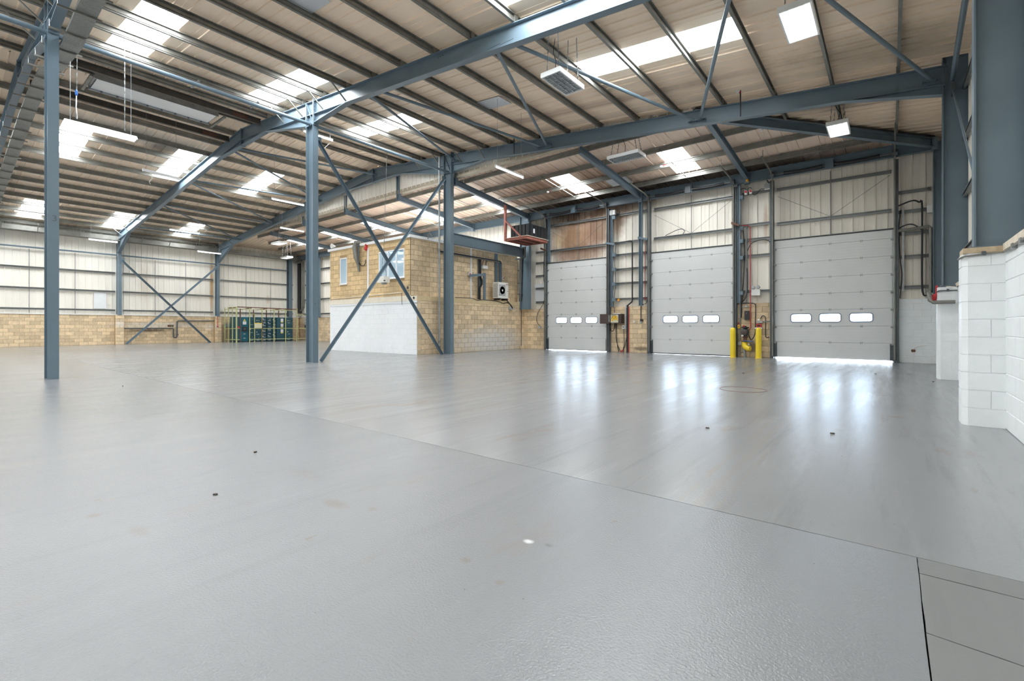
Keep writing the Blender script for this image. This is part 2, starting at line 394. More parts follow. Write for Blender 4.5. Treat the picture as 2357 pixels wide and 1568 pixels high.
for (xa, xb, ya, yb) in [(-10.78, -9.76, 11.5, 12.13), (-10.92, -9.9, 5.15, 5.77)]:
    m = MB(); m.v = [(x, y, zroof(x)-.05+dz) for dz in (0, .02) for x, y in ((xa,ya),(xb,ya),(xb,yb),(xa,yb))]
    m.f = [(0,1,2,3),(7,6,5,4),(0,4,5,1),(1,5,6,2),(2,6,7,3),(3,7,4,0)]; m.build('patch_panel', 'patch', ce)
m = MB(); m.v = [(x, y, zlean(y)-.05+dz) for dz in (0, .02) for x, y in ((-9.93,18.75),(-8.95,18.75),(-8.95,19.78),(-9.93,19.78))]
m.f = [(0,1,2,3),(7,6,5,4),(0,4,5,1),(1,5,6,2),(2,6,7,3),(3,7,4,0)]; m.build('patch_panel', 'patch', ce)
SIG = [(.062,-.022),(.062,0),(0,0),(0,-.05),(.02,-.066),(.02,-.134),(0,-.15),(0,-.2),(.062,-.2),(.062,-.178)]
PUR_R = [.12-1.357*i for i in range(16)]; PUR_L = [-21.98-1.36*i for i in range(15)]
def purlin_y(x, y0, y1):
    s = 1 if x > RX else -1
    sec = poly_th([(s*a, b-.036) for a, b in SIG], .006)
    m = MB(); z = zroof(x)
    m.loft([[(x+a, y, z+b) for a, b in sec] for y in (y0, y1)]); m.build('purlin', 'galv', ce)
for x in PUR_R:
    yh = LY-(RZ-SR*(x-RX)-LE)/LS if x > hipr(YF) else YF
    for a, b in ((YN, YA), (YA, Y1), (Y1, Y2), (Y2, max(YF, yh-.1))):
        if b-a > .15: purlin_y(x, a+.01, b-.01)
for x in PUR_L:
    for a, b in ((YN, YA), (YA, Y1), (Y1, YF)): purlin_y(x, a+.01, b-.01)
for y in (15.7, 17.1, 18.52, 19.94):
    sec = poly_th([(a, b-.036) for a, b in SIG], .006); z = zlean(y)
    xe = min(hipr(y)-.1, XR); xs = max(hipl(y)+.1, XL)
    cuts = [xs, -34, -29.2, -24.4, -19.6, -15.5, -9.0, -4.5, xe]
    for a, b in zip(cuts, cuts[1:]):
        if b-a > .2: m = MB(); m.loft([[(x, y+p, z+q) for p, q in sec] for x in (a+.01, b-.01)]); m.build('purlin', 'galv', ce)
for y in (16.9, 18.3, 19.7):                       # anti-sag bars of the lean-to
    for x in (-2, -6.7, -12, -17.5, -22):
        if x < hipr(y)-.5: MB().bar((x, y, zlean(y)-.15), (x, y+1.35, zlean(y+1.35)-.15), .03, .03).build('sag_bar', 'galv', ce)
# tan flashing and the hip flashing
MB().prism([(YF-.02, 8.02), (YF+.12, 7.98), (YF+.12, 8.2), (YF-.02, 8.2)], -36, -5.2, 'x').build('flashing', 'flash_tan', ce)
MB().bar((hipr(YF)+.0, YF, zlean(YF)-.09), (hipr(20.9), 20.9, zlean(20.9)-.09), .22, .05).build('hip_flashing', 'steel_dark', ce)

# ------------------------------------------------------------------ walls
class Wall:
    """local frame: u along the wall, d into the wall (room side is negative), z up"""
    def __init__(s, name, org, ang): s.o = struct(empty(name, (org[0], org[1], 0), ang)); ORG[s.o.name] = Vector(); s.cache = {}
    def mesh(s, mb, name, mat, **k): return mb.build(name, mat, s.o, loc=(0,0,0), **k) if False else s._b(mb, name, mat, **k)
    def _b(s, mb, name, mat, **k):
        o = mb.build(name, mat, None, **k); o.parent = s.o; return o
    def backing(s, u0, u1, z0, z1, dep, th, mat, holes=()):
        us = sorted({u0, u1, *[h for q in holes for h in q[:2]]}); zs = sorted({z0, z1, *[h for q in holes for h in q[2:]]}); m = MB()
        for a, b in zip(us, us[1:]):
            for c, d in zip(zs, zs[1:]):
                if not any(h[0] <= (a+b)/2 <= h[1] and h[2] <= (c+d)/2 <= h[3] for h in holes): m.box(a, b, dep, dep+th, c, d)
        return s._b(m, 'wall_core', mat)
    def block(s, wd, ht, mat):
        key = (round(wd, 2), round(ht, 3), mat)
        if key not in BL:
            m = MB(); c = .006; y = .0; x = wd/2; z = ht/2
            m.v = [(-x,.03,-z),(x,.03,-z),(x,.03,z),(-x,.03,z),(-x,y+c,-z),(x,y+c,-z),(x,y+c,z),(-x,y+c,z),(-x+c,y,-z+c),(x-c,y,-z+c),(x-c,y,z-c),(-x+c,y,z-c)]
            m.f = [(0,1,5,4),(1,2,6,5),(2,3,7,6),(3,0,4,7),(4,5,9,8),(5,6,10,9),(6,7,11,10),(7,4,8,11),(8,9,10,11)]
            o = m.build('block', mat); BL[key] = o.data; bpy.data.objects.remove(o)
        return BL[key]
    def blocks(s, u0, u1, z0, z1, dep, mat, holes=(), course=.225, L=.45, off=0., joint=.013, jit=.004, name='block'):
        row = 0; z = z0; n = 0
        while z < z1-.04:
            zt = min(z+course, z1); ht = zt-z-joint
            iv = [(u0, u1)]
            for h in holes:
                if h[2] < zt-.03 and h[3] > z+.03:
                    nv = []
                    for a, b in iv:
                        if h[1] <= a or h[0] >= b: nv.append((a, b))
                        else:
                            if h[0] > a: nv.append((a, h[0]))
                            if h[1] < b: nv.append((h[1], b))
                    iv = nv
            for a, b in iv:
                p = math.floor((a-off)/L)*L + off + (L/2 if row % 2 else 0)
                if p > a: p -= L
                while p < b:
                    q0, q1 = max(p, a), min(p+L, b)
                    if q1-q0 > .05:
                        o = bpy.data.objects.new(name, s.block(q1-q0-joint, ht, mat)); COL.objects.link(o)
                        o.parent = s.o; o.location = ((q0+q1)/2, dep-.008+random.uniform(-jit, jit), z+ht/2+joint/2); n += 1
                    p += L
            z = zt; row += 1
        return n
    def block_mass(s, u0, u1, z0, z1, dep, mat, course=.2222, L=.45, joint=.013):
        m = MB(); z = z0; row = 0; c = .006
        while z < z1-.04:
            zt_ = min(z+course, z1); p = u0-(L/2 if row % 2 else 0)
            while p < u1:
                a, b = max(p, u0)+joint/2, min(p+L, u1)-joint/2
                if b-a > .04:
                    n = len(m.v); y = dep-.008; q0, q1 = z+joint/2, zt_-joint/2
                    m.v += [(a, y+.03, q0), (b, y+.03, q0), (b, y+.03, q1), (a, y+.03, q1), (a+c, y, q0+c), (b-c, y, q0+c), (b-c, y, q1-c), (a+c, y, q1-c)]
                    m.f += [tuple(n+i for i in f) for f in ((0,1,5,4),(1,2,6,5),(2,3,7,6),(3,0,4,7),(4,5,6,7))]
                p += L
            z = zt_; row += 1
        o = s._b(m, 'blockwork', mat); o['kind'] = 'stuff'; return o
    def sheets(s, u0, u1, z0, z1, dep, mat, pw=.99, first=None, name='cladding_sheet', ztop=None, zbot=None):
        u = u0 if first is None else first
        while u < u1-.02:
            a, b = max(u, u0), min(u+pw, u1)
            n = max(1, round((b-a)/.33))
            if b-a > .03:
                pr = ribs(a, b, n, .038, .022, .013) if b-a > .12 else [(a,0),(b,0)]
                f1 = ztop if ztop else z1
                sheet_local(s, pr, z0, f1, dep, name, mat)
            u += pw
    def rail(s, u0, u1, z, dep, name='sheeting_rail', mat='rail', hh=.11, dd=.06):
        m = MB(); sec = poly_th([(-dd, -hh/2+.02), (-dd, -hh/2), (0, -hh/2), (0, hh/2), (-dd, hh/2), (-dd, hh/2-.02)], .006)
        m.loft([[(u, dep+a, z+b) for a, b in sec] for u in (u0, u1)]); return s._b(m, name, mat)
BL = {}
def sheet_local(W, pr, z0, z1, dep, name, mat):
    m = MB(); n = len(pr); f1 = z1 if callable(z1) else (lambda t: z1)
    m.v = [(t, dep-d, z0) for t, d in pr] + [(t, dep-d, f1(t)) for t, d in pr]
    m.f = [(i, i+1, n+i+1, n+i) for i in range(n-1)]
    return W._b(m, name, mat, fix=False)

# --- door wall (far end): u = world x
D1, D2, D3 = (-14.32, -10.76), (-8.57, -5.04), (-3.56, .08)
DH = 4.6; BT = 2.18
WB = Wall('wall_back', (0, 20.95), 0)
piers = [(-16.4, -14.45), (-10.62, -8.70), (-4.90, -3.64)]
for a, b in piers:
    WB.backing(a, b, 0, BT, .0, .2, 'mortar'); WB.blocks(a, b, 0, BT, 0, 'block_side', off=a)
WB.backing(.16, XR, 0, BT, 0, .2, 'mortar_white'); WB.blocks(.16, XR, 0, BT, 0, 'block_white', off=.16)
WB.backing(XL, -23.0, 0, 2.0, 0, .2, 'mortar'); WB.blocks(-41.0, -31.5, 0, 2.0, 0, 'block_side')
for i, (a, b, z0) in enumerate([(XL, -16.4, 2.0), (-16.4, D1[0], BT), (D1[0], D1[1], DH), (D1[1], D2[0], BT), (D2[0], D2[1], DH), (D2[1], D3[0], BT), (D3[0], D3[1], DH), (D3[1], XR, BT)]):
    WB.sheets(a, b, z0, 7.56, .17, 'clad_back')
m = MB()
for a, b, z0 in [(XL-.2, D1[0]-.06, 1.9), (D1[0]-.06, D1[1]+.06, DH), (D1[1]+.06, D2[0]-.06, 1.9), (D2[0]-.06, D2[1]+.06, DH), (D2[1]+.06, D3[0]-.06, 1.9), (D3[0]-.06, D3[1]+.06, DH), (D3[1]+.06, XR+.3, 1.9)]: m.box(a, b, .19, .24, z0, 7.8)
for a, b in (D1, D2, D3): m.box(a-.2, b+.2, -.03, .24, DH-.02, DH+.05).box(a-.15, a+.035, -.025, .24, 0, DH).box(b-.035, b+.15, -.025, .24, 0, DH)
WB._b(m, 'light_stop_skin', 'door_edge')  # added backing, jambs and heads that block daylight leaks, out of view
m = MB().box(-15.28, -14.52, .118, .128, 2.52, 3.56); WB._b(m, 'translucent_sheet', 'clad_white')
stain('clad_back', [((-12.5, 21, 6.0), (2.2, 3, 1.9), (.50, .30, .18), .85), ((-10.5, 21, 6.9), (1.2, 3, .9), (.36, .21, .13), .7), ((-13.3, 21, 7.1), (1.6, 3, 1.0), (.09, .05, .03), .9), ((-13.75, 21, 5.75), (.42, 3, .5), (.82, .66, .42), .8), ((-11.4, 21, 6.3), (1.0, 3, 1.7), (.22, .12, .075), .8), ((-12.6, 21, 5.05), (2.0, 3, .75), (.23, .13, .085), .72),
                    ((-12.9, 21, 5.9), (1.0, 3, .8), (.33, .19, .10), .75), ((-10.6, 21, 6.4), (.9, 3, 1.0), (.40, .27, .18), .7), ((-9.5, 21, 7.1), (1.6, 3, .5), (.24, .15, .10), .75), ((-3.9, 21, 5.4), (.12, 3, 1.0), (.45, .27, .16), .6),
                    ((-15.0, 21, 6.6), (.7, 3, .7), (.25, .19, .14), .6)], 1.6, .5)
RU = [(-15.2, -14.45), (-14.28, -10.78), (-10.5, -8.72), (-8.5, -5.1), (-4.75, -3.64), (-3.5, .02), (.16, 1.05)]
for i, (a, b) in enumerate(RU):
    lv = [6.62, 5.27] if i in (1, 3, 5) else [6.62, 5.27, 4.68, 3.98, 3.3, 2.55] if i in (0, 2, 4) else [5.84, 5.17, 4.42, 3.62, 2.58]
    if i == 4: lv = [6.65, 5.36, 4.76, 4.1, 2.66]
    for z in lv: WB.rail(a, b, z, .10)
for z in (2.3, 3.55, 4.85, 6.1): WB.rail(-40.6, -23, z, .10)
for a, b in (D1, D2, D3):
    c = (a+b)/2; m = MB().tube([(c, .08, DH+.02), (c, .08, 7.0)], .014, 6); WB._b(m, 'sag_rod', 'rail')
    for s_ in (0, 1):
        e = (a+.1, 6.35) if s_ == 0 else (b-.1, 6.5); m = MB().tube([(e[0], .06, e[1]), (c, .06, 5.32)], .006, 5); WB._b(m, 'sag_wire', 'steel_dark')
WB._b(MB().box(XL, -23, -.06, .1, 2.0, 2.05), 'sill_flashing', 'flash_white')

# --- left wall: u = world y
WL = Wall('wall_left', (-41.1, 0), R(90))
WL.backing(YN, 21.1, 0, 2.0, 0, .2, 'mortar'); 
nb = WL.blocks(2.6, 15.9, 0, 2.0, 0, 'block_side', course=.2222)
WL.block_mass(15.9, 20.9, 0, 2.0, 0, 'block_side')
WL.sheets(YN, 21.1, 1.98, 7.75, .16, 'clad', first=YN)
for z in (2.33, 3.6, 4.87):
    for a, b in ((-4, 1.8), (2.0, 8.15), (8.55, 14.1), (14.6, 20.4)): WL.rail(a, b, z, .10)
for a, b in ((2.0, 8.15), (8.55, 14.1), (14.6, 20.4)):
    for f in (.33, .67): WL._b(MB().tube([(a+(b-a)*f, .08, 2.05), (a+(b-a)*f, .08, 6.0)], .016, 6), 'sag_rod', 'rail')
WL._b(MB().box(YN-.2, 21.3, .18, .22, 1.9, 7.9), 'light_stop_skin', 'clad')  # unseen backing added behind the sheets to block light
WR0 = None
WL._b(MB().box(YN, 21, -.05, .12, 2.0, 2.05), 'sill_flashing', 'flash_white')
WL._b(MB().box(YN, 20.8, -.5, .12, 7.02, 7.12).box(YN, 20.8, -.52, -.48, 7.02, 7.30), 'eaves_gutter', 'galv')
WL._b(MB().box(7.05, 7.68, .105, .115, 2.42, 3.5), 'translucent_sheet', 'clad_white')
stain('clad', [((-41, 14.02, 4.4), (.8, .17, 3.3), (.60, .33, .08), .8), ((-41, 9.8, 4.2), (.6, .5, 2.0), (.60, .50, .38), .45), ((-41, 18.3, 3.5), (.6, .25, .45), (.55, .38, .24), .6)], 1.5, .3)
for a in (8.08, 14.1):                                        # block piers that carry the wall columns
    WL._b(MB().box(a+.01, a+.46, -.29, .0, 0, 1.99), 'pier_core', 'mortar')
    WL.blocks(a, a+.47, 0, 2.0, -.3, 'block_side', course=.2222, off=a, L=.47)
stain('block_side', [((-41, 10.0, .95), (.6, 1.5, .14), (.10, .07, .05), .85), ((-41, 10.8, 1.33), (.6, 3.2, .22), (.80, .80, .78), .55), ((-41, 8.3, 1.4), (.8, .4, .3), (.80, .80, .78), .5), ((-41, 13.9, 1.2), (.6, .7, .28), (.80, .80, .78), .5),
                     ((-9.1, 20.9, .2), (.5, .5, .12), (.05, .045, .04), .7), ((-4.3, 20.9, .4), (.28, .4, .35), (.13, .11, .08), .8), ((-16, 18.3, .45), (.4, 3.2, .9), (.66, .65, .62), .85)], 5, .7)

# --- right wall: u = -(world y)
WR = Wall('wall_right', (1.10, 0), R(-90))
WR.backing(-8.45, -YN, 0, 2.17, 0, .3, 'mortar_white'); WR.blocks(-8.4, -2.0, 0, 2.12, 0, 'block_white', jit=.001, joint=.006)
WR.backing(-21.0, -8.45, 0, 2.17, .12, .2, 'mortar_white'); WR.blocks(-20.9, -8.5, 0, 2.15, .12, 'block_white', jit=.001, joint=.006)
WR.sheets(-21.1, -YN, 2.17, 7.7, .33, 'clad', first=-21.1)
for z in (3.0, 4.3, 5.6, 6.8): WR.rail(-20.6, -YN, z, .27)
WR._b(MB().box(-8.25, -YN, -.03, .32, 2.17, 2.255), 'capping', 'cap_light')
WR._b(MB().box(-20.9, -8.5, .08, .32, 2.17, 2.25), 'capping', 'cap_light')
WR._b(MB().box(-8.62, -8.24, -.385, .32, 2.165, 2.235), 'pier_capping', 'cap_wood')
WR._b(MB().box(-21.3, -YN+.2, .36, .40, 0, 7.7), 'light_stop_skin', 'clad')  # added out of view to keep this wall light-tight
# painted block piers under the two columns, chamfered room corners
for (ya, yb, dx0, dx1) in ((8.25, 8.62, -.385, 0), (14.95, 15.35, -.23, .12)):
    c = .05; core = [(-ya, dx1), (-ya, dx0+c), (-ya-c, dx0), (-yb, dx0), (-yb, dx1)]
    WR._b(MB().prism([(p[0], p[1]) for p in core], 0, 2.165, 'z'), 'pier_core', 'mortar_white')
    z = 0; row = 0
    while z < 2.14:
        zt = min(z+.2225, 2.165); e = .008; g = .006 if z else 0
        L1 = [( -ya+e, dx1), (-ya+e, dx0+c-e/2), (-ya-c+e/2, dx0-e), (-yb, dx0-e), (-yb, dx1)]
        pts = L1
        if row % 2 == 0: WR._b(MB().prism(pts, z+g, zt-.003, 'z'), 'block', 'block_white')
        else:
            mid = (dx0+dx1)/2+.06
            WR._b(MB().prism([(-ya+e, mid-.003), L1[1], L1[2], L1[3], (-yb, mid-.003)], z+g, zt-.003, 'z'), 'block', 'block_white')
            WR._b(MB().prism([(-ya+e, dx1), (-ya+e, mid+.003), (-yb, mid+.003), (-yb, dx1)], z+g, zt-.003, 'z'), 'block', 'block_white')
        z = zt; row += 1
# --- near end wall behind the viewer
WN = Wall('wall_near', (0, YN), R(180))
WN.backing(-XR, -XL, 0, 2.0, -.1, .2, 'mortar'); WN.sheets(-XR, -XL, 2.0, 9.7, .0, 'clad', ztop=lambda u: zroof(-u))
# --- cladding of the triangle between main roof and lean-to
WG = Wall('wall_gable', (0, YF-.004), 0)
WG.sheets(-36.2, -5.0, 8.1, 9.5, .0, 'clad', ztop=lambda u: zroof(u)+.05)

# ------------------------------------------------------------------ office box: walls, floors, windows
OX0, OX1, OX2, OY = -22.96, -16.43, -15.98, 13.35
W1 = Wall('wall_office_front_lower', (0, OY), 0)
W1.backing(OX0, OX2, 0, 2.57, 0, .2, 'white_paint_joint'); W1.blocks(OX0, OX2-.0, 0, 2.27, 0, 'white_paint', off=OX0, jit=.001, joint=.005)
W1._b(MB().box(OX0, OX2+.012, -.035, 0, 2.27, 2.36), 'paint_band', 'white_paint')
W1._b(MB().box(OX0-.01, -16.38, -.05, .0, 2.36, 2.60), 'concrete_band', 'cream_band')
W1._b(MB().box(-16.37, OX2+.01, -.04, .0, 2.36, 2.575), 'concrete_band', 'cream_band')
W2 = Wall('wall_office_front_upper', (0, OY), 0)
wins = [(-22.0, -21.37, 3.375, 4.72), (-18.72, -16.83, 3.42, 4.72)]
W2.backing(OX0, OX1, 2.57, 5.16, 0, .2, 'mortar', wins); W2.blocks(OX0, OX1, 2.6, 5.15, 0, 'block', wins, off=OX0+.12)
W3 = Wall('wall_office_side_lower', (OX2, 0), R(90))
W3.backing(OY, 20.7, 0, 2.57, 0, .2, 'mortar'); W3.blocks(OY, 20.7, 0, 2.37, 0, 'block_side', off=OY, jit=.004)
W3._b(MB().box(OY, 20.7, -.02, 0, 2.37, 2.575), 'concrete_band', 'concrete_band')
W4 = Wall('wall_office_side_upper', (OX1, 0), R(90))
W4.backing(OY, 20.95, 2.57, 5.16, 0, .2, 'mortar'); W4.blocks(OY+.01, 20.95, 2.6, 5.15, 0, 'block_side', off=OY+.2)
stain('block', [((-17, 13.3, 2.9), (1.8, .5, .5), (.42, .32, .2), .5), ((-21.5, 13.3, 2.8), (1.4, .5, .3), (.45, .34, .2), .5)], 3, .6)
of = empty('floor_office'); struct(of)
MB().box(OX0+.2, OX2, OY+.2, 20.9, 2.45, 2.57).build('ledge_slab', 'concrete_band', of)
MB().box(OX0, OX0+.2, OY+.2, 20.9, 0, 5.16).build('end_wall', 'block_side', of)
MB().box(OX0+.2, OX1-.2, 17.0, 17.1, 2.57, 5.16).build('partition', 'room_white', of)
MB().box(OX0+.2, OX1-.2, OY+.2, 17.0, 4.98, 5.0).build('office_ceiling', 'room_white', of)
MB().box(OX1-.21, OX1-.2, OY+.2, 17, 2.57, 5.0).build('lining', 'room_white', of)
for x in (-21.4, -19.5, -17.9):
    tag(MB().box(x-.3, x+.3, 14.2, 15.4, 4.95, 4.978).build('ceiling_light', 'office_light', None, (x, 14.8, 4.95)), {-21.4: 'ceiling light inside the office behind its narrow window', -19.5: 'middle ceiling light inside the upstairs office', -17.9: 'ceiling light inside the office behind its wide window'}[x], 'light', 'office ceiling lights')
cf = empty('trim_1'); struct(cf)
MB().box(OX0-.13, OX1+.05, OY-.07, OY+.25, 5.15, 5.275).build('fascia_board', 'flash_white', cf)
MB().box(OX1-.2, OX1+.06, OY+.25, 20.9, 5.15, 5.275).build('fascia_board', 'flash_white', cf)
MB().box(OX0-.1, OX1, OY, 20.95, 5.18, 5.24).build('roof_deck', 'flash_white', cf)
def window(n, x0, x1, z0, z1, mull):
    o = struct(empty('window_%d' % n, ((x0+x1)/2, OY, z0))); t = .06
    m = MB(); m.box(x0, x1, OY-.015, OY+.06, z0, z0+t).box(x0, x1, OY-.015, OY+.06, z1-t, z1).box(x0, x0+t, OY-.015, OY+.06, z0+t, z1-t).box(x1-t, x1, OY-.015, OY+.06, z0+t, z1-t)
    m.build('window_frame', 'pvc_white', o)
    xs = [x0+t] + mull + [x1-t]
    for a, b in zip(xs, xs[1:]):
        if b != x1-t: MB().box(b-.04, b+.04, OY-.01, OY+.055, z0+t, z1-t).build('mullion', 'pvc_white', o)
        MB().box(a, b, OY+.02, OY+.032, z0+t, z1-t).build('pane', 'office_pane', o)
    MB().box(x0-.03, x1+.03, OY-.06, OY, z0-.03, z0).build('window_sill', 'pvc_white', o)
window(1, -22.0, -21.37, 3.375, 4.72, [])
window(2, -18.72, -16.83, 3.42, 4.72, [-18.02, -17.42])

# ------------------------------------------------------------------ portal frames
def zt(x): return zroof(x)-.2-.036           # top of rafter
def zb(x): return zt(x)-.46
def column(x, y, z0, z1, label, D=.46, B=.2, mat='steel', name='steel_column', extra=None, group='blue-grey steel columns', plate=True):
    o = thing(name, label, 'column', (x, y, z0), group)
    MB().section((x, y, z0), (x, y, z1), isec(D, B), up=(1,0,0)).build('shaft', mat, o)
    if plate: MB().box(x-D/2-.03, x+D/2+.03, y-B/2-.03, y+B/2+.03, z0, z0+.012).build('base_plate', mat, o)
    return o
def joint_parts(o, x, y):
    for sx in (-1, 1):                                   # end plates with bolts, stiffeners
        xp = x+sx*(.23+.012)
        MB().box(min(xp, xp+sx*.022), max(xp, xp+sx*.022), y-.1, y+.1, 8.12, zt(x)+(.08 if sx > 0 else .02)).build('end_plate', 'steel', o)
        for s2 in (-1, 1):
            for z in (8.3, 8.62, 8.74, 8.86):
                MB().lathe((xp+sx*.022, y+s2*.065, z), [(.016, 0), (.016, sx*.018)], 6, 'x').build('bolt', 'steel_dark', o)
    for s2 in (-1, 1):
        a, b = sorted((y+s2*.008, y+s2*.095))
        MB().box(x-.21, x+.21, a, b, 8.14, 8.155).build('stiffener', 'steel', o)
        yy = (a+b)/2
        MB().bar((x-.2, yy, zt(x)-.05), (x+.19, yy, 8.17), .085, .012, up=(1,0,1)).build('stiffener', 'steel', o)
cols = {}
for key, y, lab in (('A', YA, 'blue-grey steel column at the far left of the open floor'), ('B', Y1, 'blue-grey steel column left of the white-painted office wall'), ('C', Y2, 'blue-grey steel column in front of the office side wall')):
    c = cols[key] = column(-15.57, y, 0, zt(-15.57), lab, plate=False); joint_parts(c, -15.57, y)
def mark(parent, txt, x, y, z, size):
    cu = bpy.data.curves.new('stencil_mark', 'FONT'); cu.body = txt; cu.size = size; cu.extrude = .001; cu.align_x = 'CENTER'
    t_ = bpy.data.objects.new('stencil_text', cu); COL.objects.link(t_); dg = bpy.context.evaluated_depsgraph_get()
    me = bpy.data.meshes.new_from_object(t_.evaluated_get(dg)); bpy.data.objects.remove(t_)
    o = bpy.data.objects.new('stencil_mark', me); COL.objects.link(o); o.parent = parent; o.location = Vector((x, y, z))-ORG[parent.name]
    o.rotation_euler = (R(90), 0, R(90)); me.materials.clear(); me.materials.append(MAT['steel_dark'])
mark(cols['A'], '3', -15.336, 1.92, 3.72, .2); mark(cols['B'], 'J', -15.336, 8.38, 3.75, .16); mark(cols['B'], 'D', -15.336, 8.36, 1.98, .1); mark(cols['C'], 'J', -15.336, 14.8, 4.1, .12)
cR1 = column(1.06, 8.40, 2.24, 7.6, 'blue-grey steel column on the painted pier nearest on the right', D=.48)
cR2 = column(1.19, 15.1, 2.2, 7.75, 'blue-grey steel column on the second painted pier on the right', D=.48, B=.2)
cR3 = column(1.25, 20.72, 2.18, 7.3, 'blue-grey steel corner column right of the last shutter door', D=.34, B=.2)
column(-41.02, 8.32, 2.0, 7.25, 'blue-grey steel column on the far wall at the left end of its cross brace', D=.45)
column(-41.02, 14.33, 2.0, 7.25, 'blue-grey steel column on the far wall beside the switchgear cage', D=.45)
column(-41.0, 20.0, 0, 7.4, 'blue-grey steel column in the far corner behind the switchgear', D=.45, B=.3)
column(-15.63, 20.66, 2.18, 7.25, 'blue-grey steel column between the office and the small shutter door', D=.62, B=.22)
column(-9.0, 20.72, 2.2, 7.2, 'slim blue post on the block pier between first and second shutter', D=.14, B=.16)
column(-37.4, 20.75, 2.0, 7.3, 'slim blue post on the end wall left of the office', D=.2, B=.16)
column(-14.15, 20.78, 4.62, 7.0, 'short blue post above the left edge of the first shutter', D=.12, B=.1, plate=False)
column(-10.5, 20.80, 2.2, 6.9, 'dark blue narrow post right of the first shutter', D=.1, B=.1)
column(-4.82, 20.80, 2.2, 7.1, 'dark blue narrow post right of the second shutter', D=.12, B=.1)

def rafter(y, yl, yr, label, name='portal_rafter'):
    def yx(x): return y+(yr-y)*(x-RX)/(1.0-RX) if x > RX else y+(yl-y)*(RX-x)/(RX+41.0)
    o = thing(name, label, 'beam', (-15.57, y, 8.2), 'portal frame rafters')
    for a, b in ((RX, 1.02), (RX, -41.0)):
        for c, d in ((a, b),):
            MB().section((c, y, zt(c)-.23), (d, yx(d), zt(d)-.23), isec(.46, .19)).build('rafter_beam', 'steel', o)
    def haunch(x0, zlow, x1):
        ya, yb = yx(x0), yx(x1); m = MB(); m.loft([[(x0, ya+e, zb(x0)+.02), (x0, ya+e, zlow), (x1, yb+e, zb(x1)+.01)] for e in (-.006, .006)])
        m.bar((x0, ya, zlow), (x1, yb, zb(x1)+.005), .19, .02)
        m.build('haunch', 'steel', o)
    haunch(-15.33, 8.19, -13.4); haunch(-15.81, 8.19, -19.0)
    haunch(.95, 6.7, -.96); haunch(-40.78, 6.2, -38.3)
    m = MB().prism([(-23.4, zb(-23.4)), (-22.0, 8.83), (-20.6, 8.83), (-19.1, zb(-19.1)), (RX, zb(RX)+.02)], y-.006, y+.006)
    for p, q in (((-23.4, zb(-23.4)), (-22.0, 8.83)), ((-22.0, 8.83), (-20.6, 8.83)), ((-20.6, 8.83), (-19.1, zb(-19.1)))): m.bar((p[0], y, p[1]), (q[0], y, q[1]), .19, .02)
    m.build('apex_haunch', 'steel', o)
    m = MB().box(RX-.025, RX+.025, y-.1, y+.1, 8.8, zt(RX)+.02); m.build('apex_plate', 'steel', o)
    for s2 in (-1, 1):
        for z in (8.95, 9.1, 9.35, 9.45):
            MB().lathe((RX-.025, y+s2*.06, z), [(.016, -.02), (.016, .07)], 6, 'x').build('bolt', 'steel_dark', o)
    for x in PUR_R + PUR_L:
        MB().box(x-.012, x+.06, yx(x)-.06, yx(x)+.06, zt(x)-.005, zt(x)+.19).build('purlin_cleat', 'galv', o)
    for x in (.12-1.357*10, .12-1.357*11, .12-1.357*12, .12-1.357*13, -21.98-1.36*12, -21.98-1.36*13):
        MB().bar((x+.03, yx(x)-.62, zroof(x)-.16), (x+.03, yx(x)-.05, zb(x)+.06), .035, .035).build('fly_brace', 'galv', o)
    for x in (-18.6, -16.9, -12.6, -9.2):                           # rows of three bolt holes in the web
        for i in range(3): MB().lathe((x+i*.09, yx(x+i*.09)-.0075, zt(x)-.1), [(.014, -.003), (.014, 0)], 6, 'y').build('bolt_hole', 'black', o)
    return o
rafter(YA, YA, YA, 'blue steel roof rafter over the far left column, with tray slung beneath')
rafter(Y1, 8.27, 8.41, 'long blue steel roof rafter crossing the picture top, nearest whole frame')
rafter(Y2, 14.35, 15.03, 'long blue steel roof rafter behind, ending at the right-hand columns')
# zig-zag roof bracing, each run bolted together
def bracing(label, n1, n2, mid):
    o = thing('roof_bracing', label, 'bracing', (mid, (Y1+Y2)/2, 8), 'roof bracing runs')
    seq = []
    for i, (a, b) in enumerate(zip(n1, n2)): seq += [(a, b)]
    for x1, x2 in seq:
        sh = -.024*max(0, RX-x2)+.009*max(0, x2-RX); p = (x1, Y1+.05-.0055*max(0, RX-x1), zt(x1)-.3); q = (x2, Y2-.12+sh, zt(x2)-.3)
        MB().tube([p, q], .045, 10).build('brace_tube', 'steel', o, smooth=True)
    for x in sorted(set(n2)):
        sh = -.024*max(0, RX-x)+.009*max(0, x-RX); MB().box(x-.16, x+.16, Y2-.16+sh, Y2-.007+sh, zt(x)-.33, zt(x)-.315).box(x-.16, x+.16, Y2-.02+sh, Y2-.007+sh, zt(x)-.4, zt(x)-.24).build('gusset_plate', 'steel', o)
        for dx in (-.1, .1): MB().lathe((x+dx, Y2-.1+sh, zt(x)-.345), [(.014, 0), (.014, .05)], 6).build('bolt', 'steel_dark', o)
    for x in sorted(set(n1)):
        MB().box(x-.2, x+.2, Y1+.006, Y1+.14, zt(x)-.33, zt(x)-.315).build('gusset_plate', 'steel', o)
    return o
bracing('zig-zag of blue roof bracing tubes over the open floor right of the columns', [-12.45, -12.0, -7.3, -6.9, -1.95, -1.6], [-15.1, -10.5, -10.2, -4.75, -4.55, .75], -7)
bracing('zig-zag of blue roof bracing tubes over the floor left of the columns', [-22.5, -22.7, -27.4, -27.7, -32.0, -32.1, -37.4], [-21.1, -26.3, -26.4, -31.9, -32.2, -37.1, -37.2], -29)
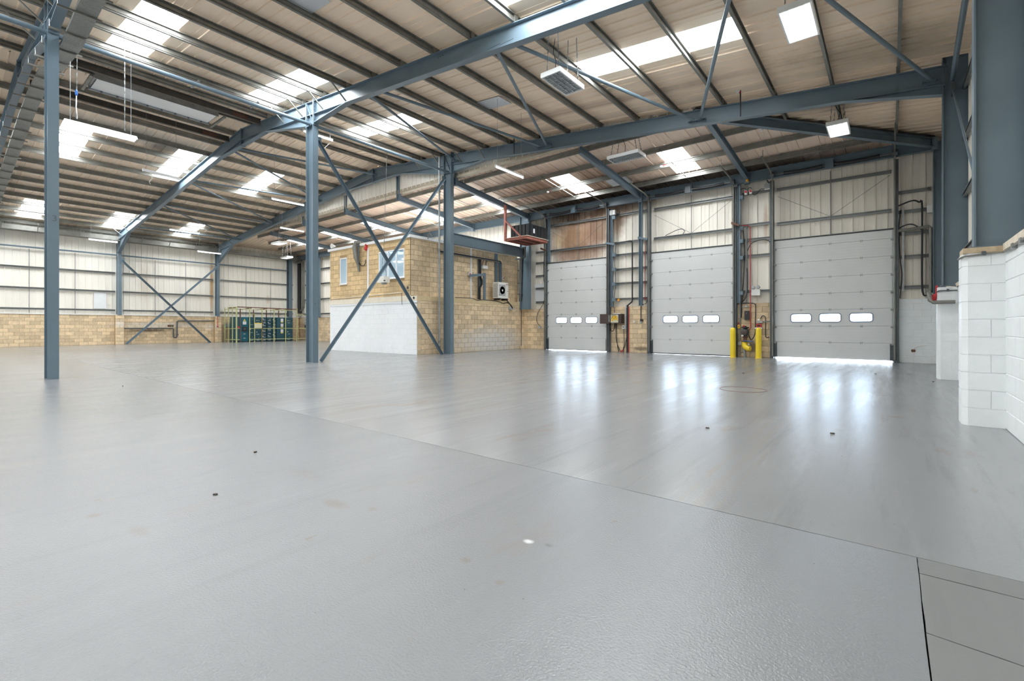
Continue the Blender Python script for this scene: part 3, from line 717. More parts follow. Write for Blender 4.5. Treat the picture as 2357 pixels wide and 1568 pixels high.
# ties and column cross braces
def tie(p, q, r, label):
    c = [(a+b)/2 for a, b in zip(p, q)]
    return tag(MB().tube([p, q], r, 12).build('tie_tube', 'steel', None, tuple(c), smooth=True), label, 'tube', 'blue horizontal tie tubes')
tie((-15.57, -6, 8.2), (-15.57, YA-.02, 8.2), .058, 'blue tie tube running out of the picture at upper left')
tie((-15.57, YA+.02, 8.2), (-15.57, Y1-.02, 8.2), .058, 'blue tie tube between the far left column and the second column')
tie((-15.57, Y1+.02, 8.2), (-15.57, Y2-.02, 8.2), .058, 'blue tie tube above the cross brace between second and third columns')
tie((-41.0, 2, 6.08), (-41.0, 8.2, 6.08), .05, 'blue tie tube high on the far wall at the left edge')
tie((-41.0, 8.44, 6.08), (-41.0, 14.2, 6.08), .05, 'blue tie tube above the cross brace on the far wall')
tie((-41.0, 14.45, 6.08), (-41.0, 20, 6.08), .05, 'blue tie tube on the far wall above the switchgear')
def xbrace(label, a, b, c, d, s):
    o = thing('cross_brace', label, 'brace', ((a[0]+b[0])/2, (a[1]+b[1])/2, 0), 'column cross braces')
    sec = poly_th([(0, s), (0, 0), (s, 0)], .012)
    for p, q, off in ((a, b, .0), (c, d, .03)):
        MB().section((p[0]+off, p[1], p[2]), (q[0]+off, q[1], q[2]), sec, up=(1,0,0)).build('brace_angle', 'steel', o)
    for p in (a, c): MB().box(p[0]-.008, p[0]+.008, p[1]-.12, p[1]+.12, p[2]-.15, p[2]+.15).build('gusset_plate', 'steel', o)
xbrace('blue angle-iron cross brace in front of the white office wall', (-15.57, 8.6, 7.72), (-15.57, 14.45, .0), (-15.57, 14.55, 7.8), (-15.57, 8.7, .0), .10)
xbrace('blue cross brace on the far blockwork wall', (-40.72, 8.44, 5.75), (-40.72, 13.8, .0), (-40.72, 14.2, 5.75), (-40.72, 8.68, .0), .12)
xo = thing('rod_brace', 'thin steel brace rod behind the big right-hand column', 'brace', (1.1, 12, 5))
MB().tube([(1.13, 15.0, 6.75), (1.0, 9.6, 3.2), (.98, 8.7, 2.4)], .02, 8).build('rod', 'steel', xo)
MB().box(1.1, 1.16, 14.92, 15.0, 6.6, 6.9).build('fork_plate', 'steel_dark', xo)
to = tag(MB().tube([(1.12, 14.98, 7.0), (1.0, 9.3, 7.25), (.9, 8.5, 7.28)], .05, 10).build('tie_tube', 'steel', None, (1.05, 11.7, 7.1), smooth=True), 'blue tube strut rising from the right-hand pier column', 'tube', 'blue horizontal tie tubes')

# lean-to rafters and hangers
names = {-4.5: 'blue lean-to rafter dropping to the post right of the second shutter', -9.0: 'blue lean-to rafter dropping to the post right of the first shutter', -15.5: 'blue lean-to rafter running to the column beside the red platform',
         -19.6: 'blue lean-to rafter passing over the office, first from the right', -24.4: 'blue lean-to rafter passing left of the office, second hanger', -29.2: 'blue lean-to rafter behind the second column', -34.0: 'blue lean-to rafter deepest in the far left corner'}
for x, lab in names.items():
    o = thing('lean_to_rafter', lab, 'beam', (x, 17.8, 7.5), 'lean-to rafters')
    MB().section((x, YF+.05, zlean(YF)-.236-.13), (x, 20.75, zlean(20.75)-.236-.13), isec(.26, .15, .014, .01)).build('beam', 'steel', o)
    if x < -12 or x == -9.0:
        zt_ = zb(x) if x != -15.5 else 8.2
        if zt_ > 7.95: MB().section((x, YF, 7.7), (x, YF, zt_+.02), isec(.2, .16, .014, .01), up=(1,0,0)).build('hanger', 'steel', o)
    MB().box(x-.09, x+.09, 20.6, 20.78, 6.95, zlean(20.7)-.24).build('end_plate', 'steel', o)
o = thing('hip_rafter', 'dark blue hip rafter running to the right-hand corner', 'beam', (-1.5, 18, 7.4))
MB().section((-4.05, YF+.05, 7.55+.05), (1.15, 20.7, 7.22), isec(.27, .16, .016, .01)).build('beam', 'steel', o)
MB().box(1.05, 1.2, 20.55, 20.78, 7.0, 7.4).build('end_plate', 'steel', o)
o = thing('eaves_beam', 'blue eaves beam along the top of the shutter wall', 'beam', (-8, 20.75, 7.2))
MB().section((-41, 20.72, 7.22), (1.2, 20.72, 7.22), isec(.40, .16, .018, .012)).build('beam', 'steel', o)
for x in (-12.54, -6.8, -1.74): MB().box(x-.14, x+.14, 20.6, 20.66, 7.0, 7.36).build('bearing_plate', 'steel', o)
o = thing('floor_beam', 'deep blue beam from the third column past the office side wall', 'beam', (-15.6, 17.7, 5.25))
MB().section((-15.6, Y2+.12, 5.25), (-15.6, 20.5, 5.25), isec(.50, .2)).build('beam', 'steel', o)
MB().box(-15.72, -15.48, 20.0, 20.5, 5.46, 5.50).build('seat_plate', 'steel', o)
MB().box(-15.7, -15.5, Y2+.1, Y2+.13, 4.98, 5.56).build('end_plate', 'steel', o)

# ------------------------------------------------------------------ shutter doors
def rrect(x0, x1, z0, z1, r, n=4):
    P = []
    for cx, cz, a0 in ((x1-r, z1-r, 0), (x0+r, z1-r, 90), (x0+r, z0+r, 180), (x1-r, z0+r, 270)):
        for i in range(n+1): t = R(a0+90*i/n); P.append((cx+r*math.cos(t), cz+r*math.sin(t)))
    return P
def shutter(n, x0, x1, gap, seal, dark=False):
    o = struct(empty('door_%d' % n, ((x0+x1)/2, 20.88, 0))); yf, yb = 20.86, 20.90
    zs = [gap, .653] + [.653+.605*i for i in range(1, 7)] + [4.585]
    wx = [x0+.55+i*(x1-x0-1.1-.7)/2 for i in range(3)]
    for i, (a, b) in enumerate(zip(zs, zs[1:])):
        pr = [(yb, a+.002), (yf+.006, a+.002), (yf, a+.010)]
        z = a+.1
        while z < b-.06: pr += [(yf, z-.006), (yf+.0025, z), (yf, z+.006)]; z += .1
        pr += [(yf, b-.012), (yf+.006, b-.003), (yb, b-.003)]
        if abs(a-1.258) < .01:
            m = MB(); xs = [x0]
            for wv in wx: xs += [wv+.03, wv+.67]
            xs.append(x1)
            for j in range(0, len(xs), 2): m.loft([[(x, p, q) for p, q in pr] for x in (xs[j], xs[j+1])])
            for j in range(1, len(xs)-1, 2): m.box(xs[j], xs[j+1], yf, yb, a+.002, 1.42).box(xs[j], xs[j+1], yf, yb, 1.70, b-.003)
            dp = m.build('door_panel', 'door_grey', o)
            for wv in wx:
                out = rrect(wv, wv+.7, 1.39, 1.73, .1); inn = rrect(wv+.035, wv+.665, 1.425, 1.695, .07); fm = MB(); N_ = len(out)
                for yy in (yf-.012, yb+.01):
                    fm.v += [(p[0], yy, p[1]) for p in out] + [(p[0], yy, p[1]) for p in inn]
                for q in range(N_):
                    r_ = (q+1) % N_; fm.f += [(q, r_, N_+r_, N_+q), (2*N_+q, 3*N_+q, 3*N_+r_, 2*N_+r_), (q, 2*N_+q, 2*N_+r_, r_), (N_+q, N_+r_, 3*N_+r_, 3*N_+q)]
                fm.build('window_frame', 'frame_rubber', dp)
                MB().prism(inn, yf+.012, yf+.018).build('window_pane', 'door_pane', dp)
        else: MB().loft([[(x, p, q) for p, q in pr] for x in (x0, x1)]).build('door_panel', 'door_grey', o)
    for z in zs[1:-1]: MB().box(x0, x1, yb, yb+.012, z-.03, z+.03).build('joint_light_stop', 'door_edge', o)  # strips added behind the panel joints so no sky leaks through
    for z in zs[1:-1]:
        for f in (.25, .5, .755):
            x = x0+(x1-x0)*f; m = MB().box(x-.035, x-.012, yf-.012, yf, z-.045, z+.04).box(x+.012, x+.035, yf-.012, yf, z-.045, z+.04).tube([(x-.035, yf-.012, z), (x+.035, yf-.012, z)], .009, 6); m.build('hinge', 'door_edge', o)
        for x in (x0+.03, x1-.03):
            MB().box(x-.05, x+.05, yf-.05, yf, z-.075, z-.01).tube([(x-.05, yf-.04, z-.05), (x+.05, yf-.04, z-.05)], .025, 8).build('roller', 'galv_light', o)
    for s, x in ((1, x0), (-1, x1)):
        a, b = sorted((x, x+s*.045)); MB().box(a, b, yf-.006, yf, gap+.6, 4.58).build('end_stile', 'door_edge', o)
        a, b = sorted((x-s*.01, x+s*.10)); MB().box(a, b, yf-.02, yf-.007, gap, .64).build('corner_plate', 'steel_dark', o)
        a, b = sorted((x-s*.13, x-s*.005)); MB().box(a, b, 20.74, 20.93, 0, 6.95).build('door_post', 'steel_dark', o)
        xx = x-s*.03; MB().tube([(xx, 20.70, .1), (xx, 20.70, 6.7), (xx, 20.66, 6.95), (xx, 20.52, 7.12), (xx, 20.2, 7.2), (xx, 18.7, 7.3)], .028, 6).build('curved_track', 'galv', o)
        MB().tube([(xx, 18.9, 7.3), (xx, 18.9, zlean(18.9)-.2)], .012, 5).build('track_hanger', 'galv', o)
        MB().lathe((xx, 20.6, 7.12), [(.02, -.07), (.11, -.07), (.11, .07), (.02, .07)], 14, 'x').build('cable_drum', 'steel_dark', o)
    MB().box(x0, x1, yf-.02, yb+.01, 4.585, 4.62).build('head_seal', 'rubber', o)
    if seal: MB().box(x0, x1, yf-.012, yb+.012, max(gap-seal, .004), gap).build('bottom_seal', 'rubber', o)
    c = (x0+x1)/2
    MB().tube([(x0-.1, 20.6, 7.12), (x1+.1, 20.6, 7.12)], .018, 8).build('shaft', 'galv', o)
    for s in (-1, 1):
        xa, xb = c+s*.2, c+s*1.45; P = []; nt_ = 34
        MB().tube([(xa+(xb-xa)*i/8, 20.6, 7.12-.035*math.sin(math.pi*i/8)) for i in range(9)], .062, 10).build('torsion_spring', 'black', o, smooth=True)
    MB().box(c-.12, c+.12, 20.53, 20.64, 6.98, 7.3).build('spring_bracket', 'steel' if not dark else 'steel_dark', o)
    return o
shutter(1, *D1, .05, .025); shutter(2, *D2, .045, .04, True); shutter(3, *D3, .055, .0)

# ------------------------------------------------------------------ lamps
def batten(x, y0, L, z, label, lit=True, twin=False, drop=None, tilt=0):
    o = thing('batten_light', label, 'light', (x, y0+L/2, z), 'hanging fluorescent battens')
    w_ = .20 if twin else .05; y1 = y0+L
    m = MB(); m.loft([[(x+dx, yy, z+.055+(tilt if yy == y1 else 0)+dz) for dx, dz in ((-w_/2,0),(w_/2,0),(w_*.35,.05),(-w_*.35,.05))] for yy in (y0, y1)]); m.build('housing', 'lamp_white', o)
    for dx in ((-.07, .07) if twin else (0,)):
        MB().tube([(x+dx, y0+.03, z+.03), (x+dx, y1-.03, z+.03+tilt)], .021, 10).build('lamp_tube', 'tube_light' if lit else 'lamp_white', o)
        for yy, tz in ((y0, 0), (y1, tilt)): MB().box(x+dx-.022, x+dx+.022, yy, yy+.03 if yy == y0 else yy-.03, z+.0+tz, z+.056+tz).build('lamp_holder', 'lamp_white', o)
    if twin:
        for s in (-1, 1): MB().quad((x+s*.1, y0, z+.07), (x+s*.1, y1, z+.07), (x+s*.16, y1, z+.0), (x+s*.16, y0, z+.0)).build('reflector', 'lamp_white', o)
    top = zroof(x) if y0 < YF else zlean(y0)
    for yy, tz in ((y0+.12, 0), (y1-.12, tilt)): MB().tube([(x, yy, z+.1+tz), (x, yy, top-.05)], .005, 5).build('hanging_wire', 'galv_light', o)
    return o
def chain(o, p, q, name='hanging_chain'):
    p = Vector(p); q = Vector(q); n = max(3, int((q-p).length/.09)); m = MB()
    for i in range(n):
        c = p+(q-p)*((i+.5)/n); h = (q-p).length/n*.62
        if i % 2: m.box(c.x-.010, c.x+.010, c.y-.003, c.y+.003, c.z-h, c.z+h)
        else: m.box(c.x-.003, c.x+.003, c.y-.010, c.y+.010, c.z-h, c.z+h)
    return m.build(name, 'rail', o)
b1 = batten(-16.65, 2.26, 1.5, 6.5, 'twin fluorescent fitting hanging lowest beside the far left column', True, True)
chain(b1, (-16.65, 2.5, 6.7), (-16.65, 2.52, 9.2)); chain(b1, (-16.65, 3.5, 6.7), (-16.65, 3.5, 9.2))
MB().tube([(-16.65, 2.5, 7.3), (-16.62, 2.49, 7.0), (-16.68, 2.52, 6.7)], .012, 6).build('flex', 'white_plastic', b1); MB().lathe((-16.65, 2.5, 7.3), [(.02, 0), (.03, .03), (.03, .12), (.01, .16)], 8).build('plug', 'blue', b1)
batten(-9.93, 11.5, 1.5, 6.36, 'lit fluorescent batten hanging under the lean-to edge near the third column')
b3 = batten(-22.2, 5.2, 1.2, 7.15, 'unlit white batten with dangling flex left of the rafter foot', False, tilt=-.05)
MB().tube([(-22.2, 5.45, 7.15), (-22.18, 5.5, 6.95), (-22.25, 5.42, 6.8), (-22.2, 5.45, 6.72)], .012, 6).build('flex', 'white_plastic', b3)
batten(-21.54, 9.7, 1.5, 6.9, 'lit fluorescent batten just left of the second column')
batten(-38.9, 6.4, 1.42, 6.62, 'lit batten high on the far wall by its left column')
batten(-38.2, 12.1, 1.5, 6.5, 'lit batten high by the far wall column beside the cage')
batten(-31.66, 8.64, 1.5, 6.65, 'lit batten over the middle of the far cross brace')
batten(-36, 2.95, 1.7, 7.3, 'lit batten at the left edge behind the far left column')
batten(-28.95, 13.55, 1.5, 7.2, 'lit batten above the second column foot, in front of the lean-to')
b10 = batten(-17.6, 9.1, 1.25, 8.72, 'lit batten up under the roof right of the second column')
MB().tube([(-17.6, 9.7, 8.7), (-17.55, 9.75, 8.5), (-17.65, 10.0, 8.35), (-17.6, 10.2, 8.6)], .012, 6).build('flex', 'white_plastic', b10)
def highbay(x0, x1, y0, y1, z, label, lit):
    o = thing('high_bay_light', label, 'light', ((x0+x1)/2, (y0+y1)/2, z), 'louvred high-bay lights'); t = .03; H = .11
    m = MB().box(x0, x1, y0, y0+t, z, z+H).box(x0, x1, y1-t, y1, z, z+H).box(x0, x0+t, y0+t, y1-t, z, z+H).box(x1-t, x1, y0+t, y1-t, z, z+H).box(x0+.001, x1-.001, y0+.001, y1-.001, z+H-.01, z+H)
    m.build('housing', 'lamp_white', o)
    along_y = (y1-y0) > (x1-x0); nt_ = 4
    for i in range(nt_):
        f = (i+.5)/nt_
        if along_y: p, q = (x0+t+(x1-x0-2*t)*f, y0+.06, z+.065), (x0+t+(x1-x0-2*t)*f, y1-.06, z+.065)
        else: p, q = (x0+.06, y0+t+(y1-y0-2*t)*f, z+.065), (x1-.06, y0+t+(y1-y0-2*t)*f, z+.065)
        MB().tube([p, q], .02, 8).build('lamp_tube', 'bay_light' if lit else 'lamp_white', o)
    for i in range(1, nt_):
        f = i/nt_
        m = MB().box(x0+t+(x1-x0-2*t)*f-.004, x0+t+(x1-x0-2*t)*f+.004, y0+t, y1-t, z+.005, z+.045) if along_y else MB().box(x0+t, x1-t, y0+t+(y1-y0-2*t)*f-.004, y0+t+(y1-y0-2*t)*f+.004, z+.005, z+.045)
        m.build('louvre_fin', 'louvre', o)
    m = MB(); k_ = 14
    for i in range(1, k_):
        f = i/k_
        if along_y: m.box(x0+t, x1-t, y0+(y1-y0)*f-.002, y0+(y1-y0)*f+.002, z+.008, z+.035)
        else: m.box(x0+(x1-x0)*f-.002, x0+(x1-x0)*f+.002, y0+t, y1-t, z+.008, z+.035)
    m.build('cross_louvre', 'louvre', o)
    for (x, y) in ((x0+.1, y0+.12), (x1-.1, y0+.12), (x0+.1, y1-.12), (x1-.1, y1-.12)):
        top = zroof(x) if y < YF else min(zroof(x), zlean(y))
        chain(o, (x, y, z+H), (x*.7+(x0+x1)/2*.3, y, top-.03))
    MB().tube([((x0+x1)/2, y0+.2, z+H), ((x0+x1)/2+.06, y0+.15, z+H+.25), ((x0+x1)/2-.05, y0+.2, z+H+.5), ((x0+x1)/2, y0+.2, z+H+.8)], .009, 6).build('flex', 'black', o)
    return o
highbay(-6.33, -5.80, 8.95, 10.03, 7.0, 'unlit louvred white light box hanging below the bracing tube', False)
highbay(-1.63, -1.09, 9.82, 11.05, 7.0, 'large lit louvred light box at the top of the picture', True)
highbay(-1.46, -.93, 16.25, 17.35, 7.0, 'small lit louvred light box in front of the hip rafter', True)
highbay(-7.9, -6.72, 15.25, 15.9, 7.2, 'unlit louvred light box lying crosswise under the lean-to', False)
highbay(-31.6, -30.5, 14.2, 14.75, 6.6, 'lit light box just above the far cage, upper of two', True)
highbay(-37.6, -36.5, 17.6, 18.1, 6.6, 'lit light box in the far corner over the cage, lower of two', True)

# ------------------------------------------------------------------ roof equipment
o = thing('roof_vent', 'long grey-framed roof vent with white sheet beside the ridge', 'vent', (-20.2, 5.1, 9.2))
xa, xb, ya, yb = -20.75, -19.75, 3.4, 6.95
for n_, m in (('side_channel', MB().box(xa, xa+.06, ya, yb, 9.10, 9.5)), ('side_channel', MB().box(xb-.03, xb, ya, yb, 9.15, 9.5)), ('end_channel', MB().box(xa+.03, xb-.03, ya, ya+.06, 9.2, 9.45)), ('end_channel', MB().box(xa+.03, xb-.03, yb-.06, yb, 9.2, 9.45))): m.build(n_, 'galv_light', o)
MB().box(xa+.03, xb-.03, ya+.06, yb-.06, 9.155, 9.17).build('white_sheet', 'poly_white', o)
for y in (ya-.15, yb+.1): MB().box(xa-.2, xb+.2, y, y+.08, 9.1, 9.16).build('cross_angle', 'galv', o)
for i in range(8): MB().box(xa+.02, xa+.07, ya+.3+i*.42, ya+.36+i*.42, 9.10, 9.15).build('clip', 'steel_dark', o)
for x, y0, y1, z, lab in ((-22.3, 2.2, 8.25, 9.32, 'brown runway beam left of the roof vent'), (-19.25, 2.2, 8.25, 9.24, 'brown runway beam right of the roof vent')):
    o = thing('runway_beam', lab, 'beam', (x, 5, z), 'runway beams')
    MB().section((x, y0, z), (x, y1, z), isec(.22, .12, .014, .01)).build('beam', 'runway', o)
    MB().box(x+.006, x+.02, y1-1.0, y1-.5, z-.09, z+.09).build('splice_plate', 'rust_brown', o)
    for i in range(4):
        for dz in (-.05, .05): MB().lathe((x+.02, y1-.93+i*.12, z+dz), [(.014, 0), (.014, .015)], 6, 'x').build('bolt', 'black', o)
# perforated tray slung under the first rafter
pm = MAT['perf'].node_tree; N = pm.nodes; p_ = N['Principled BSDF']
tc = N.new('ShaderNodeNewGeometry'); vz = N.new('ShaderNodeTexVoronoi'); vz.inputs['Scale'].default_value = 28; pm.links.new(tc.outputs['Position'], vz.inputs['Vector'])
bm_ = N.new('ShaderNodeBump'); bm_.inputs['Strength'].default_value = .8; bm_.inputs['Distance'].default_value = .02; pm.links.new(vz.outputs['Distance'], bm_.inputs['Height']); pm.links.new(bm_.outputs[0], p_.inputs['Normal'])
o = thing('cable_tray', 'perforated grey cable tray slung under the first rafter by straps', 'tray', (-20, 2.25, 8.4))
pts = [(-8.5, zb(-8.5)), (-13.3, zb(-13.3)-.03), (-15.4, 8.14), (-17.6, 8.38), (-19.1, 8.72), (-21.2, 8.8), (-23.4, 8.72), (-38.5, zb(-38.5)-.03)]
for (a, za), (b, z_b) in zip(pts, pts[1:]):
    MB().loft([[(x, y, z+dz) for y, dz in ((2.06,-.11),(2.42,-.11),(2.42,-.03),(2.40,-.03),(2.40,-.10),(2.08,-.10),(2.08,-.03),(2.06,-.03))] for x, z in ((a, za), (b, z_b))]).build('tray_section', 'perf', o)
for (a, za), (b, z_b) in zip(pts, pts[1:]):
    n_ = max(1, int(abs(b-a)/.95))
    for i in range(n_):
        f = (i+.5)/n_; x = a+(b-a)*f; z = za+(z_b-za)*f
        MB().box(x-.02, x+.02, 1.76, 2.5, z-.155, z-.115).build('strap', 'galv', o)
        MB().tube([(x, 1.78, z-.16), (x, 1.78, z+.05)], .009, 5).build('threaded_rod', 'galv_light', o)
# light cable ladder along the bay
o = thing('cable_basket', 'thin wire cable basket running along the purlins below rooflights', 'tray', (-17.2, 6, 9.0))
MB().box(-17.25, -17.15, 2.2, 8.2, 8.98, 8.985).build('basket', 'galv', o)
for i in range(120): pass
for y in (5.4, 7.2): MB().box(-17.6, -16.9, y-.025, y+.025, 8.93, 8.975).build('bracket', 'galv_light', o)
# smoke heads and small alarm fittings on the roof
for i, (x, y, z, lab) in enumerate(((-3.36, 14.66, 8.02, 'round white fire detector on a drop rod, right end of the second rafter'), (-11.66, 14.66, 8.85, 'round white fire detector on a drop rod near the third column'))):
    o = thing('fire_detector', lab, 'detector', (x, y, z), 'fire detectors')
    MB().lathe((x-.07, y, z), [(.02, -.05), (.065, -.03), (.065, .03), (.03, .06), (.0, .06)], 12, 'y').build('detector_head', 'white_plastic', o, smooth=True)
    MB().tube([(x, y, z+.05), (x, y, z-.75)], .018, 6).build('drop_rod', 'black', o)
    MB().box(x-.03, x+.01, y-.02, y+.02, z-.08, z-.02).build('red_collar', 'red', o)
for (x, y, lab) in ((-7.1, 18.3, 'white smoke detector under the lean-to beside the second rooflight'), (-12.6, 18.4, 'white smoke detector under the lean-to beside the first rooflight'), (-3.3, 17.2, 'white smoke detector on the lean-to near the hip rafter')):
    o = thing('smoke_detector', lab, 'detector', (x, y, zlean(y)-.32), 'smoke detectors')
    MB().lathe((x, y, zlean(y)-.32), [(.01, 0), (.05, .02), (.06, .05), (.06, .08)], 12).build('detector_head', 'white_plastic', o, smooth=True)
    MB().tube([(x, y, zlean(y)-.25), (x+.25, y-.05, zlean(y)-.24)], .01, 6).build('red_conduit', 'red', o)

# ------------------------------------------------------------------ things on the shutter wall
YW = 20.94
def cable(pts, r, mat, label, y=20.90, name='cable', cat='cable', group='cables on the shutter wall', n=6, smoothn=0):
    P = [(p[0], p[2] if len(p) > 2 else y, p[1]) for p in pts]
    if smoothn and len(P) > 2:
        Q = []
        V = [Vector(p) for p in P]
        for i in range(len(V)-1):
            p0, p1, p2, p3 = V[max(i-1,0)], V[i], V[i+1], V[min(i+2,len(V)-1)]
            for j in range(smoothn):
                t = j/smoothn
                Q.append(.5*((2*p1)+(-p0+p2)*t+(2*p0-5*p1+4*p2-p3)*t*t+(-p0+3*p1-3*p2+p3)*t**3))
        Q.append(V[-1]); P = Q
    c = P[len(P)//2]
    return tag(MB().tube(P, r, n).build(name, mat, None, tuple(c), smooth=True), label, cat, group)
# pier between first and second shutter
o = thing('control_cabinet', 'brown control box with open lid and yellow face on the block pier', 'control box', (-10.25, 20.8, 1.4))
MB().box(-10.5, -9.93, 20.62, 20.93, 1.39, 1.83).build('enclosure', 'brown_box', o)
MB().box(-10.47, -10.08, 20.605, 20.62, 1.42, 1.80).build('face_plate', 'panel_cream', o)
MB().prism([(-10.44,1.5),(-10.40,1.74),(-10.2,1.76),(-10.12,1.7),(-10.11,1.48),(-10.18,1.56),(-10.24,1.52),(-10.3,1.6),(-10.36,1.46)], 20.598, 20.606).build('yellow_paint', 'panel_yellow', o)
for i, (x, z) in enumerate([(-10.41,1.76),(-10.36,1.765),(-10.31,1.765),(-10.26,1.765),(-10.2,1.765),(-10.38,1.68),(-10.22,1.68),(-10.3,1.61),(-10.42,1.63)]): MB().lathe((x, 20.6, z), [(.012, -.018), (.016, 0)], 8, 'y').build('button', 'red' if i == 4 else 'black', o)
lid = MB().prism([(-10.99,20.50),(-10.51,20.60),(-10.51,20.63),(-10.99,20.53)], 1.37, 1.83, 'z').build('lid', 'brown_box', o); MB().box(-10.56, -10.51, 20.57, 20.60, 1.45, 1.77).build('lid_stiffener', 'galv_light', lid)
MB().box(-10.36, -10.0, 20.68, 20.86, 1.83, 1.87).build('top_box', 'white_plastic', o); MB().lathe((-10.25, 20.75, 1.87), [(.025, 0), (.025, .05), (0, .05)], 8).build('beacon', 'orange', o)
cable([(-10.42,1.38),(-10.45,1.1),(-10.54,1.0),(-10.62,1.1),(-10.64,1.4)], .016, 'black', 'black cable loop under the brown control box', smoothn=5)
cable([(-10.35,1.38),(-10.33,.9),(-10.28,.4),(-10.2,.02)], .016, 'black', 'left black cable from control box down to the floor', smoothn=5)
cable([(-10.32,1.38),(-10.30,.57),(-10.2,.25),(-10.06,.02)], .016, 'black', 'right black cable from control box down to the floor', y=20.87, smoothn=5)
cable([(-9.94,1.12),(-9.91,.51),(-9.93,.3),(-10.0,.02)], .013, 'black', 'thin black cable below the white switch on the pier', smoothn=5)
cable([(-9.76,.9),(-9.85,.4),(-9.93,.2),(-9.95,.03)], .015, 'black', 'black cable curving off the trunking to the floor', smoothn=5)
tag(MB().box(-10.0, -9.9, 20.90, 20.11, .02, .10).build('cable_plug', 'red', None, (-9.95, 20.9, .02)) if False else MB().tube([(-10.05,20.8,.03),(-9.93,20.84,.12)], .03, 8).build('cable_plug', 'red', None, (-10, 20.8, .03)), 'red cable plug lying at the foot of the block pier', 'plug')
o = thing('switch_box', 'white switch box on the block pier', 'switch', (-9.94, 20.9, 1.12)); MB().box(-10.01, -9.88, 20.88, 20.94, 1.12, 1.29).build('box', 'white_plastic', o); MB().box(-9.97, -9.92, 20.872, 20.88, 1.18, 1.23).build('rocker', 'black', o)
o = thing('trunking', 'black vertical trunking with red strip on the block pier', 'trunking', (-9.72, 20.9, 0)); MB().box(-9.79, -9.70, 20.87, 20.94, 0, 2.22).build('channel', 'black_gloss', o); MB().box(-9.70, -9.675, 20.89, 20.94, 0, 2.18).build('red_strip', 'red_cable', o); MB().tube([(-9.83,20.88,1.1),(-9.82,20.88,2.1),(-9.79,20.88,2.2)], .04, 8).build('cable_bundle', 'grey_plastic', o)
cable([(-9.5,5.2),(-9.5,2.5),(-9.52,2.4),(-9.78,2.2)], .035, 'black_gloss', 'thick black conduit dropping between first and second shutter', name='conduit', cat='conduit')
cable([(-9.5,5.2),(-9.62,5.3),(-10.3,5.22)], .02, 'black', 'black cable run along the rail above the pier', smoothn=4)
cable([(-8.93,2.26),(-9.03,2.22),(-9.07,2.13),(-9.07,1.55)], .02, 'black', 'black cable to the grey socket on the block pier', smoothn=4)
o = thing('socket', 'grey socket with black plug low on the blue post pier', 'socket', (-9.05, 20.9, 1.4)); MB().box(-9.13, -9.03, 20.88, 20.94, 1.37, 1.48).build('socket_box', 'grey_plastic', o); MB().box(-9.1, -8.97, 20.86, 20.92, 1.48, 1.57).build('plug', 'black', o)
tag(MB().lathe((-9.42, 20.94, 1.46), [(.05, 0), (.05, -.015), (.03, -.02), (0, -.02)], 14, 'y').build('blanking_disc', 'white_plastic', None, (-9.42, 20.94, 1.46)), 'round white disc on the block pier', 'disc')
tag(MB().lathe((-10.2, 20.92, 2.52), [(.02, -.03), (.06, -.05), (.06, 0), (.03, .04)], 12, 'y').build('yellow_knob', 'orange', None, (-10.2, 20.92, 2.5)), 'yellow knob on the rail over the control box', 'knob')
cable([(-8.87,5.2),(-8.88,2.7),(-8.85,2.52),(-8.66,2.58)], .014, 'red_cable', 'red cable beside the slim blue post', smoothn=4)
cable([(-8.8,5.2),(-8.74,4.0),(-8.7,3.2),(-8.78,2.4),(-8.9,2.28)], .014, 'black', 'black cable hanging left of the second shutter', smoothn=5)
cable([(-10.35,5.2),(-10.4,4.4),(-10.36,3.3),(-10.45,2.4),(-10.42,1.9)], .013, 'black', 'thin black cable down to the brown control box', smoothn=5)
cable([(-14.6,6.3),(-14.55,5.2),(-14.6,4.0),(-14.5,3.2),(-14.6,2.5),(-14.95,2.0),(-15.05,1.55),(-14.82,1.25)], .013, 'black', 'long black cable left of the first shutter to a socket', smoothn=5)
tag(MB().box(-14.92, -14.76, 20.86, 20.94, 1.12, 1.26).build('socket', 'grey_plastic', None, (-14.84, 20.9, 1.12)), 'grey socket on blocks left of the first shutter', 'socket')
tag(MB().tube([(-16.1, 20.86, .15), (-16.1, 20.86, 2.3)], .045, 10).build('downpipe', 'galv', None, (-16.1, 20.86, .1)), 'grey downpipe in the corner right of the office wall', 'pipe')
tag(MB().box(-10.6, -10.32, 20.75, 20.9, 6.62, 6.84).build('junction_box', 'white_plastic', None, (-10.45, 20.8, 6.6)), 'white junction box high right of the first shutter', 'box')
tag(MB().tube([(-10.3,20.85,6.66),(-10.15,20.84,6.62),(-10.12,20.84,6.8),(-10.05,20.84,6.95)], .02, 6).build('cable_tail', 'black', None, (-10.2, 20.85, 6.6)), 'short black cable tail beside the high junction box', 'cable')
for x, z, lab in ((-14.4, 5.3, 'dark sensor box on the post left of the first shutter'), (-4.9, 5.36, 'dark sensor box on the post right of the second shutter')):
    tag(MB().prism([(x-.17,z+.06),(x+.14,z-.08),(x+.14,z-.0),(x-.15,z+.14)], 20.55, 20.68).build('door_sensor', 'rust_brown', None, (x, 20.6, z-.08)), lab, 'sensor')
for i, (x, z, lab) in enumerate(((-10.55, 5.22, 'lowest'), (-8.9, 5.28, 'x'))):
    tag(MB().bar((x-.2, 20.65, z+.06), (x+.22, 20.72, z-.06), .12, .09).build('rail_bracket', 'steel', None, (x, 20.68, z-.1)), ('blue bracket on the rail at the narrow dark post' if i == 0 else 'blue bracket across the slim blue post'), 'bracket', 'blue rail brackets')
o = thing('cleat_row', 'row of blue cleats on the narrow post right of the first shutter', 'cleat', (-10.45, 20.75, 2.4))
